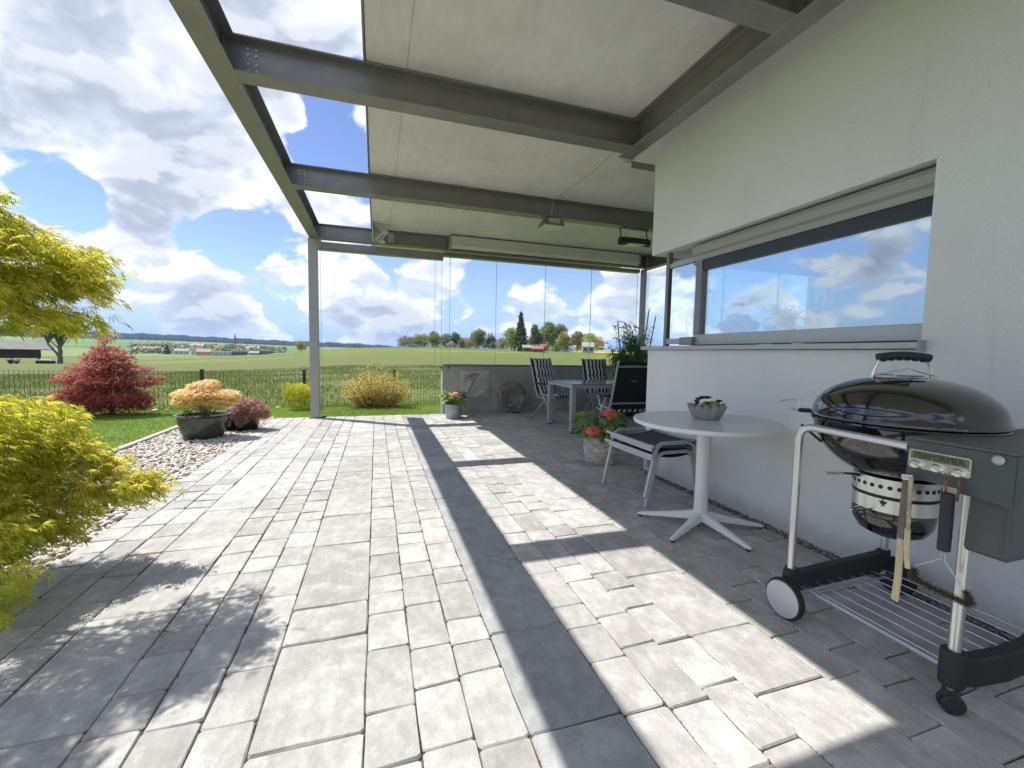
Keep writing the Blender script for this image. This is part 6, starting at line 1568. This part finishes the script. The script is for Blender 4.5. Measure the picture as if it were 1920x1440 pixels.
TREES = [
  (4.26, 4.2, 3.6, 172, 'olive', 'low bushy green tree at the left end of the tree row on the ridge'),
  (5.15, 5.7, 4.9, 165, 'pale', 'round half-leafed tree, second from the left in the row on the ridge'),
  (7.23, 4.9, 5.9, 165, 'fresh', 'fresh green round tree, third from the left in the row on the ridge'),
  (8.74, 3.7, 5.0, 175, 'grey', 'greyish thinly leafed tree left of the dark green round tree on the ridge'),
  (9.55, 2.8, 2.4, 160, 'blossom', 'low white-blossoming fruit tree in front of the dark green round tree'),
  (10.01, 4.1, 6.0, 172, 'dark', 'dark green dense round tree left of the ridge house roof'),
  (10.97, 2.4, 3.4, 158, 'tan', 'small tan budding tree directly in front of the ridge house'),
  (11.97, 2.6, 2.6, 150, 'fresh', 'small fresh green tree standing alone right of the ridge house'),
  (13.22, 5.1, 7.1, 162, 'pale', 'tall pale green tree right of the ridge house roof'),
  (14.55, 2.6, 4.4, 175, 'purple', 'dark purple-leaved tree between the tall pale tree and the hedge'),
  (15.16, 3.6, 2.8, 170, 'greybush', 'rounded grey-green hedge bush right of the purple tree'),
  (14.11, 2.0, 2.2, 160, 'blossom', 'small whitish blossoming bush below the purple tree'),
  (16.35, 3.3, 4.4, 165, 'pink', 'pinkish blossoming tree beside the white gable house'),
  (17.65, 5.6, 7.6, 158, 'lime', 'bright yellow-green tree left of the tall spruce'),
  (20.85, 3.2, 8.3, 150, 'olive', 'olive green tree close behind the tall spruce on its right'),
  (22.47, 5.6, 9.4, 150, 'fresh', 'tall light green tree, left half of the big tree pair'),
  (24.08, 5.6, 9.0, 153, 'olive', 'tall olive green tree, right half of the big tree pair'),
  (24.47, 3.9, 6.3, 143, 'yellow', 'yellow-tinged round tree in front of the big tree pair'),
  (23.65, 3.2, 2.5, 134, 'greybush', 'low grey-green willow bush right of the red garden sheds'),
  (24.83, 2.7, 2.0, 136, 'dark', 'low dark bush right of the grey-green willow bush'),
  (26.42, 4.2, 6.4, 146, 'tan', 'brownish budding tree left of the grey barn roof'),
  (28.14, 6.7, 6.3, 160, 'lime', 'light green wide tree behind the grey barn'),
  (22.51, 1.2, 2.8, 132, 'orange', 'small orange-leaved tree beside the little red shed'),
  (-8.69, 8.8, 4.3, 190, 'yellow', 'large rounded yellow-green bush on the field edge left of the steel post'),
  (-0.63, 8.5, 9.0, 420, 'pale', 'lone leafless-looking tree on the skyline between post and ridge'),
  (-3.76, 6.1, 3.3, 400, 'grey', 'small grey-green round bush left of the lone skyline tree'),
  (-21.36, 9.3, 9.8, 560, 'conifer', 'dark pointed conifer among the left village houses'),
  (-20.73, 4.7, 7.1, 600, 'dark', 'small dark tree right of the pointed village conifer'),
  (-19.63, 17.5, 8.4, 700, 'yellow', 'pale yellow-green village tree right of the orange roof'),
  (-15.81, 11.3, 9.1, 720, 'fresh', 'fresh green village tree left of the red church spire'),
  (-14.72, 12.4, 7.8, 730, 'lime', 'lime green village tree right of the red church spire'),
  (-17.88, 12.1, 7.6, 740, 'grey', 'grey-green village tree above the pink-roofed house'),
  (-12.62, 12.5, 9.0, 640, 'olive', 'olive tree in the right half of the village'),
  (-11.67, 12.1, 8.6, 650, 'fresh', 'light green tree right of the olive one at the village edge'),
  (-11.01, 8.6, 7.3, 600, 'grey', 'grey-green bush at the right end of the village'),
  (-12.99, 3.4, 5.6, 520, 'conifer', 'small dark conifer in front of the right village houses'),
  (-24.17, 5.8, 4.4, 520, 'dark', 'dark round bush left of the village on the meadow edge'),
  (-24.61, 4.7, 3.7, 500, 'olive', 'dark olive bush just right of the red maple top'),
]
HOUSES = [
  (-22.7, 13.8, 5.7, 600, 'cream', 'orange', 'low house with a wide bright orange roof at the left end of the village'),
  (-21.99, 7.1, 4.1, 610, 'white', 'grey', 'small white house right of the bright orange roof'),
  (-20.15, 10.0, 5.0, 560, 'cream', 'greyb', 'cream house with grey roof right of the pointed conifer'),
  (-18.92, 8.7, 7.1, 540, 'white', 'grey', 'pale two-storey house left of the salmon-roofed house'),
  (-18.22, 9.7, 5.4, 530, 'pink', 'salmon', 'salmon-roofed house in the middle of the village'),
  (-18.78, 13.8, 6.2, 760, 'white', 'salmon', 'upper white village house with salmon roof'),
  (-19.47, 9.4, 6.3, 780, 'white', 'grey', 'upper white village house with grey roof'),
  (-16.92, 8.7, 5.8, 700, 'cream', 'orange', 'cream house with orange-red roof above the white office block'),
  (-16.43, 5.7, 5.0, 690, 'cream', 'brown', 'small cream house with brown roof beside the church trees'),
  (-13.63, 13.5, 6.0, 700, 'cream', 'greyb', 'pale house with beige-grey roof right of the lime tree'),
  (-12.3, 9.8, 4.3, 560, 'dark', 'white', 'dark building with a white flat roof at the right of the village'),
  (-13.52, 8.4, 3.6, 560, 'grey', 'greyb', 'grey shed row right of the long dark hall'),
  (-23.49, 8.5, 4.2, 640, 'cream', 'greyb', 'leftmost village house with grey-beige roof'),
  (-6.09, 4.2, 3.0, 330, 'cream', 'redb', 'red-roofed farmhouse just right of the steel post'),
  (-5.45, 3.9, 3.1, 340, 'pink', 'orange', 'second orange-roofed farmhouse right of the steel post'),
  (-3.07, 3.5, 2.5, 420, 'cream', 'salmon', 'tiny salmon-roofed house beside the grey-green bush on the skyline'),
  (11.43, 3.8, 4.0, 178, 'cream', 'redb', 'house with red-brown roof and chimney among the ridge trees'),
  (29.53, 1.8, 3.5, 150, 'white', 'brown', 'narrow white gable house right of the light green wide tree'),
  (16.35, 3.0, 3.7, 172, 'white', 'brown', 'white gable house behind the pinkish blossoming tree'),
  (21.9, 1.8, 2.1, 140, 'brown', 'redb', 'steep dark red hut behind the small sheds'),
]

for (azd, w, h, D, kind, label) in TREES: far_tree(azd, w, h, D, kind, label, 'bush' if kind in ('greybush',) else 'tree')
kr = random.Random(21)
ordn = ['first', 'second', 'third', 'fourth', 'fifth', 'sixth', 'seventh', 'eighth', 'ninth', 'tenth', 'eleventh', 'twelfth', 'thirteenth', 'fourteenth', 'last']
tone_w = {'olive': 'olive green', 'pale': 'pale green', 'fresh': 'fresh green', 'lime': 'lime green', 'grey': 'greyish green', 'tan': 'tan'}
q_ = 0
for k in range(15):
    azd = 3.9+1.78*k+kr.uniform(-.4, .4)
    if abs(azd-18.8) < 1.0: continue
    kd = kr.choice(list(tone_w))
    far_tree(azd, kr.uniform(4.5, 6.5), kr.uniform(4.6, 6.8), 184+kr.uniform(-6, 8), kd, tone_w[kd]+' half-hidden tree, '+ordn[q_]+' from the left in the back row on the ridge', 'tree')['group'] = 'back row trees on the ridge'
    q_ += 1
far_tree(18.85, 6.2, 11.6, 128, 'spruce', 'tall dark spruce towering over the ridge trees in the middle', name='spruce_tree')
# open, sparsely leafed tree by the barn
c = polar(-29.1, 85); LT = thing('sparse_tree', 'tall sparsely leafed tree with a forked trunk beside the barn on the left', 'tree', c)
tk = MB(); lp_ = []
limb(tk, (c.x, c.y, c.z-0.3), (c.x+0.1, c.y, c.z+2.6), 0.30, 0.20, 0, 8); limb(tk, (c.x, c.y, c.z+0.9), (c.x-1.2, c.y, c.z+2.7), 0.16, 0.10, 0, 6)
for k in range(34):
    a = random.uniform(0, 6.28); h_ = random.uniform(4.0, 9.7); r_ = random.uniform(0.4, 3.3)*math.sin(PI*min(0.95, (h_-1.6)/9.0))
    s0 = (c.x+0.1, c.y, c.z+random.uniform(1.8, 2.6)) if k % 3 else (c.x-1.2, c.y, c.z+2.7)
    pts = limb(tk, s0, (c.x-0.2+r_*math.cos(a), c.y+r_*math.sin(a), c.z+h_), 0.09, 0.015, 0.3, 5)
    for p in pts[2:]:
        for q in range(3):
            e = p+Vector((random.gauss(0, .7), random.gauss(0, .7), random.gauss(.1, .5))); tk.tube([p, e], 0.014, 3, r1=0.005); lp_ += [e]*16
tk.build('trunk', bark, LT, smooth=True)
lp_ = np.array([p[:] for p in lp_]); lp_ = lp_+RNG.normal(0, 0.28, lp_.shape)
leaf_mesh('crown', lp_, foliage_mat('thin_leaf', (0.10, 0.13, 0.05), (0.27, 0.29, 0.13), 0.3), (0.07, 0.16), parent=LT, kind=None)

wallc = {'cream': (0.55, 0.50, 0.42), 'white': (0.72, 0.72, 0.70), 'pink': (0.55, 0.38, 0.32), 'dark': (0.12, 0.13, 0.14), 'grey': (0.35, 0.36, 0.38), 'brown': (0.20, 0.10, 0.07)}
roofc = {'orange': (0.50, 0.20, 0.10), 'salmon': (0.50, 0.26, 0.18), 'grey': (0.22, 0.22, 0.23), 'greyb': (0.34, 0.30, 0.27), 'brown': (0.15, 0.09, 0.07), 'redb': (0.30, 0.11, 0.08), 'white': (0.6, 0.6, 0.6)}
win_m = mat('far_window', (0.05, 0.06, 0.08), 0.15)
def house(azd, w, h, D, wc, rc, label, name='village_house', cat='house', flat=False, depth=None, yawd=None):
    c = polar(azd, D); a = -R(azd)+(R(yawd) if yawd is not None else random.uniform(-.35, .35)); dpt = depth or w*0.7; eav = h*(0.95 if flat else 0.55)
    T_ = thing(name, label, cat, c); T_.rotation_euler = (0, 0, a)
    z0 = -0.6
    def par(mb, nm, m, p=T_):
        mb.v = [(v[0]+c.x, v[1]+c.y, v[2]+c.z) for v in mb.v]; return mb.build(nm, m, p)
    par(MB().box(-w/2, w/2, -dpt/2, dpt/2, z0, eav), 'wall', mat('wall_'+wc, wallc[wc], 0.85, var=0.06, vscale=0.6))
    rm_ = mat('roof_'+rc, roofc[rc], 0.8, var=0.2, vscale=1.5)
    if flat: r_ = par(MB().box(-w/2-.3, w/2+.3, -dpt/2-.3, dpt/2+.3, eav+0.01, eav+0.4), 'roof', rm_)
    else:
        o_ = w*0.05
        gb = MB().prism([(-dpt/2, eav), (dpt/2, eav), (0, h*0.93)], 'x', -w/2, w/2)
        par(gb, 'gable', mat('wall_'+wc))
        q = MB()
        for s in (-1, 1):
            q.add([(-w/2-o_, s*(dpt/2+o_), eav-0.12), (w/2+o_, s*(dpt/2+o_), eav-0.12), (w/2+o_, 0, h), (-w/2-o_, 0, h), (-w/2-o_, s*(dpt/2+o_), eav+0.1), (w/2+o_, s*(dpt/2+o_), eav+0.1), (w/2+o_, 0, h+.2), (-w/2-o_, 0, h+.2)], [(0,1,2,3),(4,5,6,7),(0,1,5,4),(1,2,6,5),(2,3,7,6),(3,0,4,7)])
        r_ = par(q, 'roof', rm_)
        par(MB().box(w*0.18, w*0.18+w*0.06, -w*.03, w*0.03, h*0.9, h+w*0.07), 'chimney', mat('roof_redb', roofc['redb'], 0.8), r_)
    nw = max(2, int(w/3.2))
    for k in range(nw):
        x_ = -w/2+w*(k+0.5)/nw; par(MB().box(x_-0.45, x_+0.45, -dpt/2-0.05, -dpt/2+0.02, eav*0.35, eav*0.75), 'window', win_m)
    return T_
for (azd, w, h, D, wc, rc, label) in HOUSES: house(azd, w*(1.15 if D > 300 else 1), h*(1.2 if D > 300 else 1), D, wc, rc, label, flat=(rc == 'white'))
# office block and hall
def block(azd, w, h, D, label, floors, wc, name, cat):
    T_ = house(azd, w, h, D, wc, 'white', label, name, cat, True, w*0.5, 0)
    c = T_.location
    for ch in [x for x in T_.children if x.name.startswith('window')]: bpy.data.objects.remove(ch)
    for f_ in range(floors):
        for k in range(7):
            x0 = -w/2+w*(k+0.12)/7; z0 = h*(0.12+0.80*f_/floors)
            mb = MB().box(c.x+x0, c.x+x0+w*0.76/7, c.y-w*0.25-0.08, c.y-w*0.25+0.02, c.z+z0, c.z+z0+h*0.42/floors); mb.build('window', win_m, T_)
block(-16.65, 16, 4.6, 520, 'white two-storey office block with window bands at the near edge of the village', 2, 'white', 'office_building', 'office building')
block(-15.0, 15, 4.6, 540, 'long dark hall with pale flat roof right of the white office block', 1, 'dark', 'hall_building', 'hall')
# church tower
c = polar(-15.35, 800); CH = thing('church_tower', 'slender village church tower with a pointed red spire', 'church', c)
MB().box(c.x-2, c.x+2, c.y-2, c.y+2, c.z-1, c.z+9).build('tower', mat('wall_cream'), CH)
MB().add([(c.x-2.4, c.y-2.4, c.z+9), (c.x+2.4, c.y-2.4, c.z+9), (c.x+2.4, c.y+2.4, c.z+9), (c.x-2.4, c.y+2.4, c.z+9), (c.x, c.y, c.z+25)], [(0,1,4),(1,2,4),(2,3,4),(3,0,4),(3,2,1,0)]).build('spire', mat('spire_red', (0.40, 0.12, 0.08), 0.7), CH)
# the barn on the left, with its lean-to roof
c = polar(-31.2, 112); BA = thing('barn', 'dark timber barn with a low shiny grey metal roof on the far left', 'barn', c); BA.rotation_euler = (0, 0, R(29))
def loc(mb): mb.v = [(v[0]+c.x, v[1]+c.y, v[2]+c.z) for v in mb.v]; return mb
bw = mat('barn_boards', (0.085, 0.05, 0.035), 0.9, var=0.3, vscale=3, stretch=(4, 4, 0.4))
for k in range(22): loc(MB().box(-13.6+0.7*k+.01, -13.6+0.7*k+.68, -2.5-random.uniform(0, .03), -2.42, 0.75, 2.2)).build('board', bw, BA)
loc(MB().box(-13.6, 1.8, -2.41, 3, 0.75, 2.2)).build('wall', bw, BA)
for k in range(6): loc(MB().box(-13.5+3.0*k, -13.25+3.0*k, -2.45, -2.2, -0.4, 0.75)).build('post', bw, BA)
loc(MB().prism([(-3.3, 2.15), (-3.3, 2.27), (0.5, 3.5), (4, 2.4), (4, 2.28), (0.5, 3.38)], 'x', -14.5, 3.4)).build('roof', mat('barn_roof', (0.13, 0.13, 0.135), 0.8, 0.0, var=0.2, vscale=0.8), BA)
c = polar(-30.0, 83); WP = thing('log_pile', 'low dark log pile under a pale sheet in front of the barn', 'log pile', c)
loc(MB().box(-0.8, 0.8, -0.4, 0.4, -0.1, 0.4)).build('logs', bw, WP)
loc(MB().prism([(-0.85, 0.4), (0.85, 0.4), (0.6, 0.55), (-0.6, 0.55)], 'y', -0.5, 0.5)).build('sheet', mat('wall_white'), WP)
c = polar(-31.9, 83); CT = thing('farm_cart', 'small pale two-wheeled cart parked left of the log pile', 'cart', c)
loc(MB().prism([(-0.45, 0.30), (0.45, 0.30), (0.5, 0.6), (-0.5, 0.6)], 'y', -0.4, 0.4)).build('body', mat('wall_grey', wallc['grey'], 0.6), CT)
for s in (-.45, .45): loc(MB().tube([(0, s, 0.28), (0, s+0.08, 0.28)], 0.28, 14)).build('wheel', blk_pl, CT)
# sheds by the spruce
def shed(azd, D, w, h, d, wc, rc, label, yawd, name='garden_shed'):
    T_ = house(azd, w, h, D, wc, rc, label, name, 'shed', False, d, yawd); return T_
shed(20.15, 126, 4.6, 1.9, 3.0, 'brown', 'greyb', 'low brown garden shed with pale roof just right of the spruce trunk', 10)
shed(21.3, 118, 3.0, 1.5, 2.2, 'brown', 'redb', 'small rust red shed in front of and right of the low brown shed', -15)
house(27.8, 3.3, 2.9, 130, 'grey', 'greyb', 'small barn with big beige-grey roof right of the brownish tree', 'small_barn', 'barn', False, 4.0, 5)
c = polar(18.3, 112); PL = MB().tube([(c.x, c.y, c.z-0.2), (c.x, c.y, c.z+1.1)], 0.14, 8).build('marker_post', mat('wall_white')); tag(PL, 'short white marker post in the meadow left of the spruce trunk', 'post')
# pale farm road
ra_, rb_ = [], []
for k in range(31):
    azd = -26+0.55*k; p = polar(azd, 176-1.0*k*0.3); q = polar(azd, 180-1.0*k*0.3); ra_.append((p.x, p.y, p.z+0.12)); rb_.append((q.x, q.y, q.z+0.12))
m_ = len(ra_); o = MB().add(ra_+rb_, [(i, i+1, m_+i+1, m_+i) for i in range(m_-1)]).build('farm_road', mat('road_gravel', (0.42, 0.40, 0.36), 0.9)); tag(o, kind='structure')
# wooded hills on the horizon: each tree a small cone, too far to tell apart
n = 26000
azs = RNG.uniform(-40, 6, n); Ds = RNG.uniform(1850, 2500, n)
x_ = Ds*np.sin(np.radians(azs)); y_ = Ds*np.cos(np.radians(azs)); z_ = terrain_h(x_, y_)
cone_v = [(1,0,0),(0.5,0.87,0),(-0.5,0.87,0),(-1,0,0),(-0.5,-0.87,0),(0.5,-0.87,0),(0,0,2.6)]
cone_f = [(i, (i+1) % 6, 6) for i in range(6)]
sc_ = RNG.uniform(4.0, 7.0, n); sc_ *= (1+0.10*np.sin(azs*2.1)+0.06*np.sin(azs*5.3))
v, f, tn = scatter(cone_v, cone_f, np.column_stack([x_, y_, z_-1]), rotmats(n, RNG.uniform(0, 6, n), np.zeros(n), np.zeros(n)), sc_, RNG.random(n))
fo = link_mesh('far_forest', np_mesh('far_forest', v, f, tn), mat('forest', (0.008, 0.02, 0.012), 0.9, attr=((0.005, 0.014, 0.009), (0.015, 0.030, 0.014))))
tag(fo, 'blue-dark wooded hills along the horizon', kind='stuff')
n = 260
azs = RNG.uniform(-24, -10.5, n); Ds = RNG.uniform(560, 860, n); x_ = Ds*np.sin(np.radians(azs)); y_ = Ds*np.cos(np.radians(azs)); z_ = terrain_h(x_, y_)
bb_ = ([(1,0,0.6),(0,1,0.6),(-1,0,0.6),(0,-1,0.6),(0,0,1.5),(0,0,-.2)], [(0,1,4),(1,2,4),(2,3,4),(3,0,4),(1,0,5),(2,1,5),(3,2,5),(0,3,5)])
cl = np.repeat(np.column_stack([x_, y_, z_]), 9, 0)+RNG.normal(0, 1, (n*9, 3))*np.array([2.4, 2.4, 1.4])+np.array([0, 0, 2.6])
v, f, tn = scatter(bb_[0], bb_[1], cl, rotmats(n*9, RNG.uniform(0, 6, n*9), RNG.normal(0, .5, n*9), RNG.normal(0, .5, n*9)), RNG.uniform(0.8, 2.0, n*9), np.repeat(RNG.random(n), 9))
tag(link_mesh('village_greenery', np_mesh('village_greenery', v, f, tn), mat('village_green', (0.1, 0.15, 0.05), 0.8, attr=((0.09, 0.13, 0.05), (0.36, 0.38, 0.16)))), 'small trees and hedges among the village houses', kind='stuff')

n = 330
azs = RNG.uniform(3.6, 29.5, n); Ds = RNG.uniform(168, 186, n); x_ = Ds*np.sin(np.radians(azs)); y_ = Ds*np.cos(np.radians(azs)); z_ = terrain_h(x_, y_)
hh = 0.8+1.3*np.clip(np.sin(azs*2.3)+np.sin(azs*5.1+1), 0, 2)
cl = np.repeat(np.column_stack([x_, y_, z_]), 26, 0)+RNG.normal(0, 1, (n*26, 3))*np.array([1.1, 1.1, 0.5])+np.column_stack([np.zeros(n*26), np.zeros(n*26), np.repeat(hh, 26)*RNG.random(n*26)])
v, f, tn = scatter(LEAF_DIAMOND[0], LEAF_DIAMOND[1], cl, rotmats(n*26, RNG.uniform(0, 6, n*26), RNG.normal(0, 1, n*26), RNG.normal(0, 1, n*26)), RNG.uniform(0.25, 0.55, n*26), np.clip(np.repeat(RNG.random(n), 26)*0.7+RNG.normal(0.15, 0.15, n*26), 0, 1))
tag(link_mesh('ridge_hedge', np_mesh('ridge_hedge', v, f, tn), mat('village_green')), 'low hedges and undergrowth between the ridge trees', kind='stuff')

# ------------------------------------------------------------------ air
HZ = MB().box(-4700, 4700, -4700, 4700, -40, 120).build('haze', None, None); HZ['kind'] = 'stuff'
hm_ = bpy.data.materials.new('haze_air'); hm_.use_nodes = True; ht = hm_.node_tree; ht.nodes.clear()
pv = NN(ht, 'ShaderNodeVolumePrincipled'); pv.inputs['Color'].default_value = (0.34, 0.58, 1.0, 1); pv.inputs['Density'].default_value = 0.000115; pv.inputs['Anisotropy'].default_value = 0.2
LK(ht, pv.outputs[0], NN(ht, 'ShaderNodeOutputMaterial').inputs['Volume'])
HZ.data.materials.clear(); HZ.data.materials.append(hm_)
HZ.display_type = 'WIRE'
